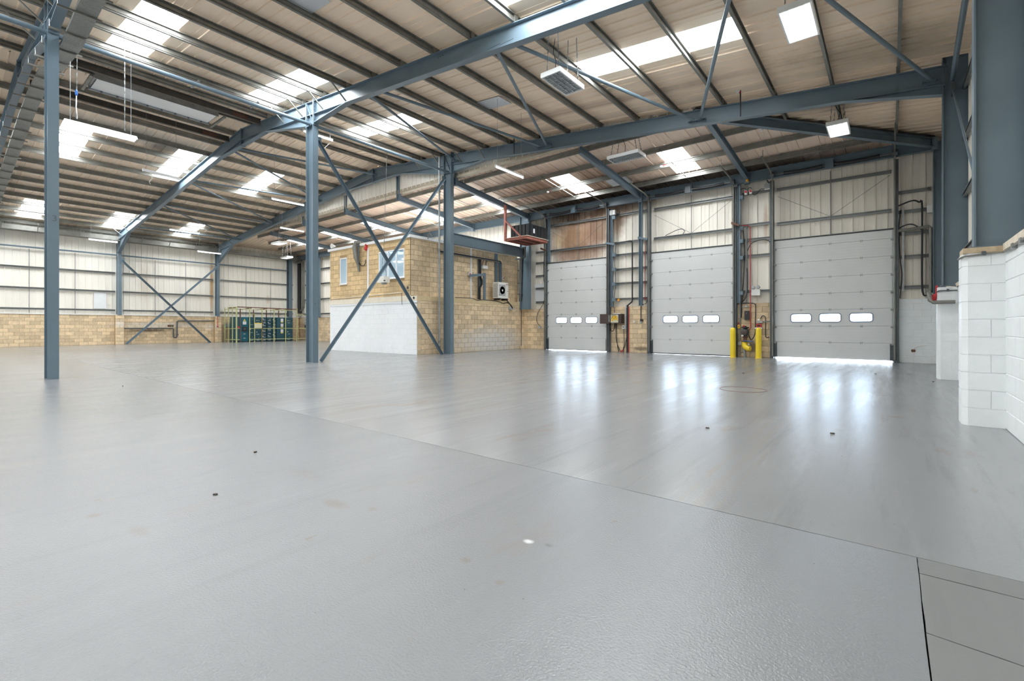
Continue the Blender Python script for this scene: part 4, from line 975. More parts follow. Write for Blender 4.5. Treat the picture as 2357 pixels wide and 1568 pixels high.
for z in (6.5, 4.7, 4.0, 3.3, 2.55): MB().box(-10.46, -10.3, 20.72, 20.9, z-.1, z+.05).build('cleat', 'steel', o)
o = thing('cleat_row', 'row of blue cleats on the narrow post right of the second shutter', 'cleat', (-4.75, 20.75, 2.4))
for z in (6.5, 5.25, 4.72, 4.05, 2.62): MB().box(-4.80, -4.66, 20.72, 20.9, z-.1, z+.05).build('cleat', 'steel', o)
cable([(-7.9,5.32),(-7.4,5.5),(-7.15,5.52),(-7.05,5.42),(-7.12,5.3)], .014, 'black', 'loop of black cable lying on the rail over the second shutter', y=20.86, smoothn=5)
# pier between second and third shutter
o = thing('emergency_light', 'white twin-head emergency light on the rail between shutters', 'light', (-4.2, 20.8, 2.48))
MB().box(-4.35, -4.04, 20.74, 20.99, 2.48, 2.72).build('body', 'white_plastic', o)
for x in (-4.28, -4.1): MB().lathe((x, 20.74, 2.80), [(.02, .06), (.06, .05), (.07, -.03), (.05, -.05), (0, -.05)], 12, 'y').build('lamp_head', 'grey_plastic', o, smooth=True); MB().box(x-.015, x+.015, 20.78, 20.82, 2.72, 2.78).build('bracket', 'grey_plastic', o)
o = thing('isolator_box', 'tall black electrical box on blocks above the valve', 'box', (-4.55, 20.9, 1.5)); MB().box(-4.63, -4.46, 20.84, 20.94, 1.51, 1.87).build('body', 'black', o); MB().lathe((-4.555, 20.84, 1.78), [(.012, -.008), (.012, 0)], 8, 'y').build('indicator', 'white_plastic', o); MB().lathe((-4.555, 20.84, 1.73), [(.012, -.008), (.012, 0)], 8, 'y').build('indicator', 'red', o)
o = thing('valve_set', 'red and black sprinkler valve with yellow elbow between yellow bollards', 'valve', (-4.55, 20.6, 0))
MB().lathe((-4.55, 20.62, 1.16), [(.08,0),(.15,.01),(.15,.05),(.05,.07),(.05,.1)], 14).build('top_flange', 'black', o, smooth=True)
MB().lathe((-4.6, 20.6, 1.22), [(.0,0),(.05,.01),(.05,.05),(0,.06)], 10).build('handwheel', 'red', o)
MB().lathe((-4.55, 20.62, .84), [(.06,0),(.13,.06),(.155,.16),(.13,.28),(.07,.32)], 16).build('dome', 'steel_dark', o, smooth=True)
MB().lathe((-4.55, 20.48, 1.0), [(.10,.0),(.10,-.03),(.05,-.04),(0,-.04)], 14, 'y').build('gauge', 'brown_box', o)
MB().lathe((-4.62, 20.46, .87), [(.04,.0),(.04,-.02),(0,-.02)], 12, 'y').build('gauge_face', 'white_plastic', o)
MB().lathe((-4.55, 20.62, .62), [(.14,0),(.14,.03),(.08,.05),(.07,.16),(.12,.19),(.12,.22)], 16).build('body', 'rust_brown', o, smooth=True)
MB().tube([(-4.6,20.52,.66),(-4.22,20.42,.65)], .018, 8).build('lever', 'blue', o)
MB().tube([(-4.58,20.62,.62),(-4.57,20.6,.50),(-4.52,20.56,.41),(-4.42,20.52,.36),(-4.34,20.5,.36)], [.11,.11,.11,.105,.10], 14).build('elbow', 'yellow', o, smooth=True)
MB().lathe((-4.38, 20.44, .52), [(.035,0),(.035,-.02),(0,-.025)], 10, 'y').build('gauge', 'galv_light', o)
MB().tube([(-4.62,20.6,.36),(-4.56,20.6,.2),(-4.55,20.62,.0)], .05, 10).build('drain', 'galv_light', o); MB().tube([(-4.72,20.6,.18),(-4.5,20.58,.24)], .02, 6).build('drain_branch', 'galv', o)
o = thing('alarm_box', 'red call point box on a white bracket behind the right bollard', 'alarm', (-4.1, 20.85, 1.13)); MB().box(-4.19, -4.0, 20.8, 20.92, 1.21, 1.34).build('box', 'red', o); MB().box(-4.15, -4.04, 20.79, 20.8, 1.24, 1.31).build('window', 'black', o); MB().box(-4.23, -3.98, 20.78, 20.93, 1.13, 1.20).build('bracket', 'white_plastic', o)
cable([(-4.74,2.18),(-4.4,2.18),(-4.28,2.15),(-4.23,2.05),(-4.24,1.4),(-4.25,.96),(-4.39,.70),(-4.5,.96)], .017, 'black', 'black cable arching over the valve set', smoothn=5)
cable([(-5.05,5.33),(-4.8,5.36),(-4.5,5.33),(-4.43,5.25),(-4.42,2.2),(-4.41,1.2),(-4.47,1.09)], .018, 'red_cable', 'red conduit running down to the valve set', name='conduit', cat='conduit')
for pts, r, lab in (([(-4.8,4.6),(-4.8,.05)], .022, 'grey conduit beside the post right of second shutter'), ([(-4.57,5.3),(-4.57,2.2)], .026, 'grey conduit left of the red conduit'), ([(-3.67,6.6),(-3.67,1.55),(-3.72,1.44),(-3.97,1.43)], .024, 'grey conduit beside the left post of the third shutter')):
    cable(pts, r, 'rail', lab, name='conduit', cat='conduit')
cable([(-4.69,5.2),(-4.64,4.2),(-4.68,3.1),(-4.73,2.4),(-4.76,1.6)], .02, 'black', 'black cable dropping beside the second shutter post', smoothn=5)
cable([(-4.54,3.6),(-4.53,2.7),(-4.62,2.35),(-4.76,2.2)], .02, 'black', 'black cable hooking back above the valve set', y=20.87, smoothn=5)
cable([(-4.52,4.3),(-4.4,4.55),(-4.2,4.66),(-3.91,4.69),(-3.7,4.58)], .014, 'black', 'black cable arch between second and third shutter', y=20.86, smoothn=5)
cable([(-4.05,1.54),(-3.99,1.66),(-3.9,1.64),(-3.87,1.5),(-3.87,.9),(-3.82,.8),(-3.74,.83)], .015, 'black', 'black cable tail hanging from the socket by the third shutter', smoothn=5)
o = thing('socket', 'grey industrial socket above the red call point', 'socket', (-4.07, 20.88, 1.38)); MB().box(-4.18, -3.97, 20.83, 20.94, 1.38, 1.45).build('base', 'grey_plastic', o); MB().lathe((-4.1, 20.86, 1.47), [(.05,0),(.05,.05),(.03,.07),(0,.07)], 12).build('cap', 'white_plastic', o)
o = thing('beacon_switch', 'small yellow emergency stop with red lamp by the left bollard', 'switch', (-4.85, 20.85, 1.17)); MB().box(-4.89, -4.80, 20.84, 20.94, 1.17, 1.30).build('box', 'yellow', o); MB().lathe((-4.845, 20.84, 1.24), [(.025, -.03), (.025, 0)], 10, 'y').build('knob', 'red', o); MB().lathe((-4.86, 20.88, 1.31), [(.022,0),(.022,.09),(0,.1)], 10).build('lamp', 'red', o)
tag(MB().box(-4.88, -4.75, 20.84, 20.94, .48, .62).build('junction_box', 'grey_plastic', None, (-4.81, 20.9, .48)), 'grey junction box low beside the valve set', 'box')
o = thing('alarm_bell', 'small grey bell above the black isolator box', 'bell', (-4.56, 20.9, 2.0)); MB().lathe((-4.56, 20.88, 2.02), [(.07,0),(.06,.04),(.025,.07),(.015,.11),(0,.11)], 12).build('dome', 'grey_plastic', o, smooth=True); MB().tube([(-4.78,20.9,2.02),(-4.6,20.9,2.03)], .014, 6).build('arm', 'grey_plastic', o)
for x, lab in ((-4.57, 'left red and white isolator switch high between shutters'), (-4.39, 'right red and white isolator switch high between shutters')):
    o = thing('isolator_switch', lab, 'switch', (x, 20.85, 6.6)); MB().box(x-.05, x+.05, 20.8, 20.9, 6.58, 6.74).build('box', 'white_plastic', o); MB().lathe((x, 20.8, 6.68), [(.045, -.03), (.045, 0)], 10, 'y').build('knob', 'red', o)
cable([(-4.88,6.75),(-4.72,6.85),(-4.6,6.84),(-4.57,6.74)], .013, 'black', 'black cable into the left high isolator', y=20.86, smoothn=4)
cable([(-4.52,6.7),(-4.5,6.82),(-4.4,6.84),(-4.38,6.74)], .013, 'black', 'black cable linking the two high isolators', y=20.86, smoothn=4)
cable([(-4.35,6.6),(-4.25,6.52),(-4.15,6.58),(-4.05,6.7),(-3.9,6.7)], .013, 'black', 'black cable sagging right of the high isolators', y=20.86, smoothn=4)
tag(MB().lathe((-4.47, 20.6, 7.02), [(.03,0),(.055,.01),(.055,.07),(.03,.1),(0,.1)], 12).build('amber_beacon', 'orange', None, (-4.47, 20.6, 7.02), smooth=True), 'amber beacon under the eaves beam', 'beacon')
o = thing('floodlight', 'grey floodlight on the rail left of the third shutter', 'light', (-3.8, 20.8, 6.64)); MB().box(-3.9, -3.68, 20.76, 20.86, 6.66, 6.86).build('body', 'galv_light', o); MB().box(-3.88, -3.7, 20.74, 20.76, 6.62, 6.66).build('glass', 'white_plastic', o); MB().tube([(-3.86,20.82,6.86),(-3.8,20.82,6.93),(-3.72,20.82,6.86)], .012, 6).build('bracket', 'galv', o)
cable([(-3.78,7.3),(-3.8,7.0),(-3.62,6.75),(-3.68,6.3),(-3.62,6.0)], .018, 'black', 'black cable beside the high grey floodlight', y=20.8, smoothn=4)
# yellow bollards
for x, y, lab in ((-4.94, 20.33, 'yellow bollard left of the sprinkler valve'), (-4.02, 20.38, 'yellow bollard right of the sprinkler valve')):
    o = thing('bollard', lab, 'bollard', (x, y, 0), 'yellow bollards')
    MB().lathe((x, y, 0), [(.105,0),(.105,1.08),(.10,1.12),(.08,1.165),(.045,1.19),(0,1.197)], 20).build('post', 'yellow', o, smooth=True)
    MB().lathe((x, y, 0), [(.125,0),(.125,.008),(.1,.008)], 20).build('collar', 'yellow', o)
# right corner services
cable([(.13,5.33),(.55,5.48),(.74,5.4),(.82,5.2),(.82,2.6),(.93,2.26)], .026, 'black', 'thick black cable looping down the right corner', y=20.84, smoothn=6)
cable([(.13,4.56),(.4,4.68),(.6,4.67),(.8,4.48)], .02, 'black', 'black cable arch low in the right corner', y=20.84, smoothn=6)
tag(MB().box(.30, .36, 20.86, 20.92, 2.44, 5.28).build('strut_channel', 'galv_light', None, (.33, 20.9, 2.44)), 'galvanised strut channel in the right corner', 'channel')
tag(MB().box(.80, .85, 20.88, 20.94, 2.4, 5.25).build('strut_channel', 'galv_light', None, (.82, 20.9, 2.4)), 'galvanised strut behind the looping black cable', 'channel')
cable([(.27,5.2),(.22,4.6),(.25,3.6),(.3,3.0),(.25,2.2)], .016, 'black', 'black cable beside the galvanised strut', y=20.84, smoothn=5)
o = thing('sprinkler_pipe', 'grey pipe dropping in the right corner and running past the pier', 'pipe', (1.0, 20.6, 1.8))
MB().tube([(.15,20.82,4.5),(.84,20.82,4.54),(.98,20.82,4.56),(1.03,20.80,4.50),(1.03,20.78,2.35)], .05, 10).build('riser', 'galv', o, smooth=True)
MB().tube([(.98,20.7,2.4),(.74,15.6,2.05),(.72,14.86,2.0),(.72,14.84,1.86),(.78,14.84,1.81),(1.16,14.82,1.81)], .042, 10).build('branch', 'galv', o, smooth=True)
tag(MB().box(.94, 1.07, 20.82, 20.92, 5.01, 5.26).build('junction_box', 'white_plastic', None, (1.0, 20.87, 5.01)), 'white junction box beside the corner column', 'box')
o = thing('fire_bell', 'red fire bell on the side of the second right pier', 'bell', (.84, 15.25, 1.86)); MB().lathe((.86, 15.2, 1.94), [(.02,.0),(.085,-.01),(.085,-.05),(.06,-.09),(0,-.1)], 16, 'x').build('gong', 'red', o, smooth=True); MB().box(.84, .88, 15.16, 15.24, 2.0, 2.22).build('bracket', 'red', o)
cable([(.95,0.62),(.8,.6),(.62,.52),(.6,.38),(.62,.25)], .018, 'white_plastic', 'pale cable curving to a hole low on the white blocks', y=20.92, smoothn=5)
tag(MB().lathe((.6, 20.94, .42), [(.06,0),(.06,-.02),(.03,-.05),(0,-.05)], 12, 'y').build('pipe_stub', 'rust_brown', None, (.6, 20.94, .42)), 'rusty pipe stub in the white block wall', 'pipe')
# conduit along pier heads on the right wall
o = thing('conduit', 'thin conduit clipped round the head of the nearest painted pier', 'conduit', (.9, 8.2, 2.15), 'right wall conduits')
MB().tube([(1.07,3.0,2.15),(1.07,8.20,2.15),(1.0,8.22,2.15),(.73,8.22,2.13),(.70,8.27,2.12),(.68,8.35,2.11)], .012, 8).build('tube', 'galv', o)
MB().box(.88, .92, 8.205, 8.235, 2.13, 2.18).build('saddle_clip', 'steel_dark', o)
for i in range(9): MB().box(1.055, 1.10, 7.6-i*.42, 7.68-i*.42, 2.12, 2.18).build('saddle_clip', 'galv_light', o)
o = thing('conduit', 'thin conduit clipped round the head of the second painted pier', 'conduit', (1, 14.9, 2.1), 'right wall conduits')
MB().tube([(1.2,14.92,2.08),(.88,14.92,2.08),(.85,15.0,2.06)], .014, 8).build('tube', 'steel_dark', o); MB().box(1.02, 1.06, 14.91, 14.95, 2.06, 2.12).build('saddle_clip', 'steel_dark', o)

# ------------------------------------------------------------------ red platform with black tank
o = thing('hung_platform', 'rust-red steel platform hung from the roof beside the office', 'platform', (-14.7, 19.5, 5.55))
px0, px1, py0, py1, pz = -15.35, -13.95, 18.55, 20.35, 5.58
m = MB().box(px0, px1, py0, py0+.06, pz, pz+.13).box(px0, px1, py1-.06, py1, pz, pz+.13).box(px0, px0+.06, py0+.06, py1-.06, pz, pz+.13).box(px1-.06, px1, py0+.06, py1-.06, pz, pz+.13); m.build('frame', 'rust_red', o)
MB().box(px0+.01, px1-.01, py0+.01, py1-.01, pz+.07, pz+.1).build('deck', 'rust_red', o)
for x in (px0+.45, px0+.95): MB().box(x-.02, x+.02, py0+.06, py1-.06, pz+.01, pz+.07).build('joist', 'rust_brown', o)
MB().box(px0-.02, px0+.09, py0-.06, py0+.05, pz, 7.42).build('post', 'rust_red', o)
MB().bar((px0+.04, py0, 6.62), (px1-.35, py0, pz+.1), .05, .11, up=(0,1,0)).build('diagonal_stay', 'rust_red', o)
MB().box(px1-.5, px1-.2, py0-.02, py0+.0, pz+.0, pz+.16).build('gusset_plate', 'rust_red', o)
MB().box(px0-.03, px1+.06, py0-.03, py1+.02, pz+.13, pz+.15).build('deck_board', 'cap_light', o)
o = thing('water_tank', 'black ribbed plastic tank on the red platform', 'tank', (-14.6, 19.5, pz+.15)); tx = [-15.15, -14.92, -14.88, -14.68, -14.64, -14.46, -14.42, -14.24, -14.20, -14.02]
MB().box(-15.2, -14.0, 18.85, 20.2, pz+.15, pz+.70).build('tank_body', 'tank_black', o)
for a, b in zip(tx[::2], tx[1::2]): MB().box(a, b, 18.78, 20.27, pz+.15, pz+.78).build('rib', 'tank_black', o)
for y in (19.0, 19.3, 19.6, 19.9): MB().box(-14.0, -13.97, y-.11, y+.11, pz+.15, pz+.74).build('rib', 'tank_black', o)
MB().box(-13.968, -13.962, 19.1, 19.24, pz+.34, pz+.56).build('label', 'paper', o)
MB().lathe((-15.0, 19.3, pz+.78), [(.14,0),(.14,.05),(.12,.07),(0,.07)], 14).build('lid', 'black', o)
o = thing('pipe_cluster', 'grey conduits dropping from the red platform down the wall', 'pipe', (-15.9, 20.6, 4))
for i, (dx, r) in enumerate(((0, .03), (.12, .025), (.22, .03), (.32, .022))): MB().tube([(-15.55+dx*.6, 20.3, 5.55), (-15.75+dx*.8, 20.45, 5.0), (-15.95+dx*.5, 20.55, 4.9), (-16.02+dx*.45, 20.6, 2.6)], r, 8).build('conduit_pipe', 'black' if i % 2 else 'galv', o, smooth=True)
MB().box(-16.2, -15.75, 20.5, 20.62, 4.9, 5.0).build('clamp_bar', 'steel_dark', o); 
for z in (4.3, 3.6, 3.0): MB().box(-16.1, -15.8, 20.55, 20.66, z, z+.04).build('clamp_bar', 'steel_dark', o)

# ------------------------------------------------------------------ services on the office
o = thing('air_conditioner', 'white air-conditioner condenser standing on the office ledge', 'air conditioner', (-15.95, 18.9, 2.6))
ax0, ax1, ay0, ay1, az0, az1 = -16.12, -15.76, 18.5, 19.32, 2.70, 3.53
MB().box(ax0, ax1, ay0, ay1, az0, az1).build('casing', 'ac_white', o)
g = MB().box(ax1, ax1+.012, ay0+.07, ay0+.57, az0+.13, az1-.12).build('fan_grille', 'ac_grille', o)
for i in range(5): MB().lathe((ax1+.018, ay0+.32, (az0+az1)/2), [(.05+.05*i, -.004), (.056+.05*i, -.004), (.056+.05*i, .004), (.05+.05*i, .004)], 20, 'x').build('guard_ring', 'grey_plastic', g)
for i in range(12):
    t = math.pi*i/6; cy, cz = ay0+.32, (az0+az1)/2
    MB().bar((ax1+.018, cy+.05*math.cos(t), cz+.05*math.sin(t)), (ax1+.018, cy+.25*math.cos(t), cz+.25*math.sin(t)), .006, .006, up=(1,0,0)).build('guard_spoke', 'grey_plastic', g)
MB().lathe((ax1+.012, ay0+.32, (az0+az1)/2), [(.055, 0), (.055, .015), (0, .015)], 14, 'x').build('fan_hub', 'white_plastic', g)
m = MB()
for i in range(16): m.box(ax0+.03, ax1-.03, ay0-.006, ay0, az0+.06+i*.045, az0+.085+i*.045)
m.build('side_fins', 'ac_grille', o)
MB().box(ax1, ax1+.003, ay0+.62, ay0+.80, az1-.10, az1-.075).build('red_badge', 'red', o); MB().box(ax1, ax1+.003, ay0+.62, ay0+.78, az1-.16, az1-.145).build('grey_badge', 'grey_plastic', o); MB().box(ax1, ax1+.01, ay0+.74, ay0+.78, az0+.36, az0+.4).build('handle', 'black', o)
for y in (ay0+.12, ay1-.12): MB().box(ax0, ax1+.05, y-.04, y+.04, 2.6, 2.70).build('foot', 'black', o)
o = thing('cable_tray', 'black cable bundle on a tray along the office side wall', 'tray', (-16.3, 17.5, 4.7), 'office wall trays')
MB().box(-16.41, -16.30, 14.95, 19.35, 4.66, 4.70).build('tray', 'galv', o)
for i in range(4): MB().tube([(-16.38+.025*i, 14.95, 4.73+.012*(i%2)), (-16.38+.025*i, 17, 4.74), (-16.38+.025*i, 19.35, 4.73), (-16.37+.02*i, 19.42, 4.6)], .022, 6).build('cable_strand', 'black' if i != 1 else 'blue', o)
o = thing('cable_tray', 'vertical tray with black cables behind the bent blue bracket', 'tray', (-16.35, 17.75, 2.6), 'office wall trays')
MB().box(-16.41, -16.36, 17.66, 17.84, 2.6, 4.66).build('tray', 'steel_dark', o); MB().tube([(-16.33,17.78,4.66),(-16.33,17.78,3.75),(-16.33,17.88,3.6),(-16.33,17.88,3.4),(-16.33,17.74,3.2),(-16.33,17.74,2.6)], .05, 8).build('cable_strand', 'black_gloss', o)
for y, lab in ((19.05, 'left of two grey trays dropping to the condenser'), (19.38, 'right of two grey trays dropping to the condenser')):
    o = thing('cable_tray', lab, 'tray', (-16.38, y, 3.5), 'office wall trays'); MB().box(-16.41, -16.36, y-.09, y+.09, 3.55, 5.1 if y < 19.2 else 4.66).build('tray', 'steel', o)
    for s in (-1, 1): a, b = sorted((y+s*.09, y+s*.075)); MB().box(-16.36, -16.33, a, b, 3.55, 5.1 if y < 19.2 else 4.66).build('tray_lip', 'steel', o)
o = thing('conduit', 'white vertical conduit on the office side wall', 'conduit', (-16.4, 17.14, 2.6), 'office conduits'); MB().box(-16.42, -16.37, 17.10, 17.18, 2.6, 5.14).build('cover', 'pvc_white', o)
o = thing('steel_bracket', 'bent blue angle bracket standing on the office ledge', 'bracket', (-15.95, 17.6, 2.6)); MB().box(-16.0, -15.9, 17.6, 17.72, 2.58, 3.92).build('upright', 'steel', o); MB().bar((-15.95, 17.62, 3.84), (-16.3, 16.95, 3.76), .08, .12).build('arm', 'steel', o)
for y, z, lab in ((17.02, 3.86, 'red and white isolator beside the white side conduit'), (19.62, 3.85, 'red and white isolator right of the condenser trays')):
    o = thing('isolator_switch', lab, 'switch', (-16.4, y, z)); MB().box(-16.42, -16.35, y-.06, y+.06, z-.08, z+.08).build('box', 'white_plastic', o); MB().lathe((-16.35, y+.02, z), [(.035, 0), (.035, .025), (0, .025)], 10, 'x').build('knob', 'red', o)
o = thing('bulkhead_light', 'white box with two cable tails on the office side wall', 'box', (-16.3, 18.0, 4.2)); MB().box(-16.42, -16.2, 17.85, 18.2, 4.2, 4.36).build('box', 'white_plastic', o)
for y in (17.9, 18.1, 18.16): MB().tube([(-16.3, y, 4.36), (-16.3, y+.03, 4.5), (-16.33, y+.12, 4.66)], .014, 6).build('cable_tail', 'black', o)
cable([(0,0)]*2, .01, 'black', 'x') if False else None
def cableX(pts, r, mat, label, x, name='cable', cat='cable', group='cables on the office', sm=5):
    V = [Vector((p[2] if len(p) > 2 else x, p[0], p[1])) for p in pts]; Q = []
    for i in range(len(V)-1):
        p0, p1, p2, p3 = V[max(i-1,0)], V[i], V[i+1], V[min(i+2,len(V)-1)]
        for j in range(sm): t = j/sm; Q.append(.5*((2*p1)+(-p0+p2)*t+(2*p0-5*p1+4*p2-p3)*t*t+(-p0+3*p1-3*p2+p3)*t**3))
    Q.append(V[-1]); return tag(MB().tube(Q, r, 6).build(name, mat, None, tuple(Q[len(Q)//2]), smooth=True), label, cat, group)
cableX([(15.6,2.60),(16.71,2.61),(17.14,2.53),(17.58,2.58),(18.66,2.54),(19.1,2.45),(19.39,2.5),(19.69,2.42),(19.9,2.16)], .016, 'black', 'black cable draped along the office ledge to a wall lamp', -15.93)
cableX([(19.35,2.66),(19.6,2.5),(19.85,2.3),(19.92,2.14)], .025, 'black', 'thick black cable from the condenser to the wall lamp', -15.94)
o = thing('wall_lamp', 'small grey wall lamp below the office ledge', 'lamp', (-15.9, 19.7, 2.12)); MB().box(-15.97, -15.80, 19.55, 19.86, 2.14, 2.19).build('shade', 'grey_plastic', o); MB().box(-15.97, -15.9, 19.62, 19.78, 2.19, 2.27).build('bracket', 'grey_plastic', o)
# front of the office
def cableY(pts, r, mat, label, y, **k): return cable(pts, r, mat, label, y=y, group='cables on the office front', **k)
tag(MB().box(-19.58, -19.49, OY-.05, OY-.008, 2.62, 5.0).build('conduit', 'pvc_white', None, (-19.53, OY-.03, 2.62)), 'white vertical conduit on the office front', 'conduit', 'office conduits')
o = thing('cable_duct', 'grey flexible duct hanging from the office roof edge', 'duct', (-20.3, 13.2, 4.0)); MB().tube([(-20.2, 13.35, 5.32), (-20.38, 13.2, 5.33), (-20.42, 13.17, 5.1), (-20.36, 13.2, 4.6), (-20.26, 13.25, 4.3), (-20.22, 13.27, 3.9)], [.11,.11,.12,.11,.08,.05], 12).build('duct', 'galv', o, smooth=True); MB().tube([(-20.12, 13.2, 5.2), (-20.15, 13.2, 4.5), (-20.12, 13.22, 4.3)], .04, 8).build('strand', 'steel_dark', o)
cableY([(-20.2,4.35),(-20.05,4.2),(-19.85,4.18),(-19.7,4.28),(-19.68,4.45)], .018, 'black', 'black cable looping from the grey duct on the office front', 13.28, smoothn=5)
o = thing('sounder', 'round red alarm sounder on the office front', 'alarm', (-19.68, 13.3, 4.9)); MB().lathe((-19.66, 13.34, 4.98), [(.03,0),(.10,-.01),(.10,-.09),(.07,-.12),(0,-.12)], 16, 'y').build('body', 'red', o, smooth=True); MB().box(-19.70, -19.62, 13.26, 13.34, 5.06, 5.2).build('bracket', 'red', o)
o = thing('air_cleaner', 'white box with round nozzle hung on chains before the wide window', 'heater', (-17.73, 12.9, 3.15)); MB().box(-17.99, -17.48, 12.75, 13.05, 3.2, 3.47).build('housing', 'ac_white', o); MB().lathe((-17.7, 12.9, 3.12), [(.1,0),(.13,.03),(.13,.08),(.1,.08)], 16).build('nozzle', 'galv_light', o, smooth=True); MB().box(-17.52, -17.475, 12.74, 12.8, 3.25, 3.3).build('catch', 'black', o)
chain(o, (-17.9, 12.9, 3.47), (-17.78, 12.9, 4.45)); chain(o, (-17.56, 12.9, 3.47), (-17.68, 12.9, 4.45)); MB().tube([(-17.83,12.9,4.45),(-17.6,12.9,4.47)], .015, 6).build('spreader', 'galv_light', o)
chain(o, (-17.73, 12.9, 4.47), (-17.5, 12.92, 9.3))
tag(MB().tube([(-22.96, OY-.03, 2.66), (-19.5, OY-.03, 2.70), (-17.2, OY-.03, 2.74), (-17.0, OY-.03, 2.73)], .022, 8).build('pipe', 'cap_light', None, (-20, OY-.03, 2.68)), 'thin pale pipe along the base of the office upper wall', 'pipe')
cableY([(-16.93,2.72),(-16.92,2.4),(-16.9,2.2)], .01, 'black', 'thin dark wire with hook on the white band', 13.27)
tag(MB().lathe((-16.6, OY-.01, 2.95), [(.07,0),(.07,-.006),(0,-.006)], 14, 'y').build('core_hole', 'joint_dark', None, (-16.6, OY-.01, 2.95)), 'round dark core hole low at the office corner', 'hole')
tag(MB().lathe((-16.14, OY-.045, 2.48), [(.055,0),(.055,-.012),(.035,-.012),(.035,-.004),(0,-.004)], 14, 'y').build('core_ring', 'rubber', None, (-16.14, OY-.05, 2.48)), 'round pipe end in the concrete band at the office corner', 'pipe')
o = thing('downpipe', 'thin grey service pipe rising in front of the office beside the third column', 'pipe', (-15.72, 14.42, 0)); MB().tube([(-15.72, 14.40, .35), (-15.72, 14.40, 8.82)], .042, 10).build('pipe', 'galv_light', o, smooth=True)
for z in (.5, 4.6, 7.2): MB().lathe((-15.72, 14.40, z), [(.05,0),(.058,.02),(.058,.10),(.05,.12)], 12).build('coupling', 'galv', o)
MB().tube([(-15.72,14.40,.35),(-15.72,14.44,.14),(-15.75,14.55,.045)], .05, 8).build('shoe', 'steel_dark', o)
o = thing('loudspeaker', 'small white horn loudspeaker on the office roof corner', 'speaker', (-22.66, 13.4, 5.3)); MB().lathe((-22.66, 13.25, 5.42), [(.13,0),(.08,.12),(.04,.22),(0,.24)], 14, 'y').build('horn', 'white_plastic', o, smooth=True); MB().box(-22.7, -22.62, 13.4, 13.5, 5.27, 5.4).build('foot', 'galv', o)
tag(MB().tube([(-15.95+.0, 14.2, 5.25), (-16.15, 14.2, 5.45), (-16.3, 14.25, 5.42), (-16.36, 14.3, 5.2)], .02, 6).build('pipe_hook', 'galv', None, (-16.2, 14.2, 5.25)), 'grey hooked pipe end on the office fascia', 'pipe')

# ------------------------------------------------------------------ far wall: pipework, sign, switchgear in its cage
o = thing('wall_pipe', 'dark pipe with a drop loop along the far block wall', 'pipe', (-40.95, 11.5, .4))
MB().tube([(-40.98, 8.5, 1.1), (-40.98, 11.38, 1.09), (-40.98, 11.44, 1.05), (-40.98, 11.44, .44), (-40.98, 11.5, .40), (-40.98, 11.62, .42), (-40.98, 11.66, .5), (-40.98, 11.66, 1.58), (-40.98, 11.72, 1.64), (-40.98, 14.6, 1.66)], .045, 8).build('pipe', 'steel_dark', o, smooth=True)
MB().lathe((-40.93, 11.66, .62), [(.07,-.03),(.07,.03)], 10, 'x').build('valve', 'steel_dark', o)
o = thing('sign', 'small brown sign with green spot on the far block wall', 'sign', (-41.08, 11.3, 1.2)); MB().box(-41.09, -41.075, 11.1, 11.47, 1.2, 1.35).build('plate', 'rust_brown', o); MB().lathe((-41.075, 11.36, 1.27), [(.04, 0), (.04, .004), (0, .004)], 10, 'x').build('spot', 'green', o)
o = thing('fire_alarm_point', 'red pull-handle alarm on the far pier', 'alarm', (-40.75, 14.28, 1)); MB().tube([(-40.78, 14.28, 1.3), (-40.78, 14.28, 2.0)], .015, 6).build('conduit', 'red', o); MB().lathe((-40.78, 14.28, 1.2), [(.03,-.03),(.06,0),(.06,.05),(.0,.06)], 10).build('handle', 'red', o)
# switchgear cubicles
def cubicle(y0, y1, label, mat, build, x=-39.8, z1=1.97):
    o = thing('switchgear_cubicle', label, 'cabinet', ((x-.4), (y0+y1)/2, 0), 'switchgear cubicles')
    MB().box(x-.8, x, y0+.006, y1-.006, .06, z1).build('carcass', mat, o); MB().box(x-.78, x-.03, y0+.02, y1-.02, 0, .06).build('plinth', 'black', o)
    build(o, x, y0, y1); return o
def doors(o, x, y0, y1, zs, mat, hnd=True):
    for a, b in zip(zs, zs[1:]):
        d = MB().box(x, x+.018, y0+.02, y1-.02, a+.008, b-.008).build('door', mat, o)
        if hnd: MB().box(x+.018, x+.03, y1-.10, y1-.06, (a+b)/2-.05, (a+b)/2+.05).build('handle', 'black', d)
def bMain(o, x, y0, y1):
    doors(o, x, y0, y1, [.08, .48, .78, 1.33, 1.95], 'teal', False); c = (y0+y1)/2
    MB().box(x+.018, x+.05, c-.18, c+.18, .84, 1.20).build('breaker', 'black', o); MB().box(x+.05, x+.056, c-.08, c+.1, .95, 1.12).build('breaker_face', 'steel_dark', o)
    MB().box(x+.02, x+.024, c-.13, c+.13, 1.38, 1.62).build('notice', 'paper', o); MB().box(x+.02, x+.024, c-.1, c+.1, 1.66, 1.71).build('warning_label', 'yellow', o); MB().prism([(c-.05,1.74),(c+.05,1.74),(c,1.84)], x+.02, x+.024, 'x').build('warning_triangle', 'yellow', o)
    for z in (.64, .3): MB().box(x+.02, x+.028, c-.07, c+.07, z-.025, z+.025).build('name_plate', 'cap_light', o)
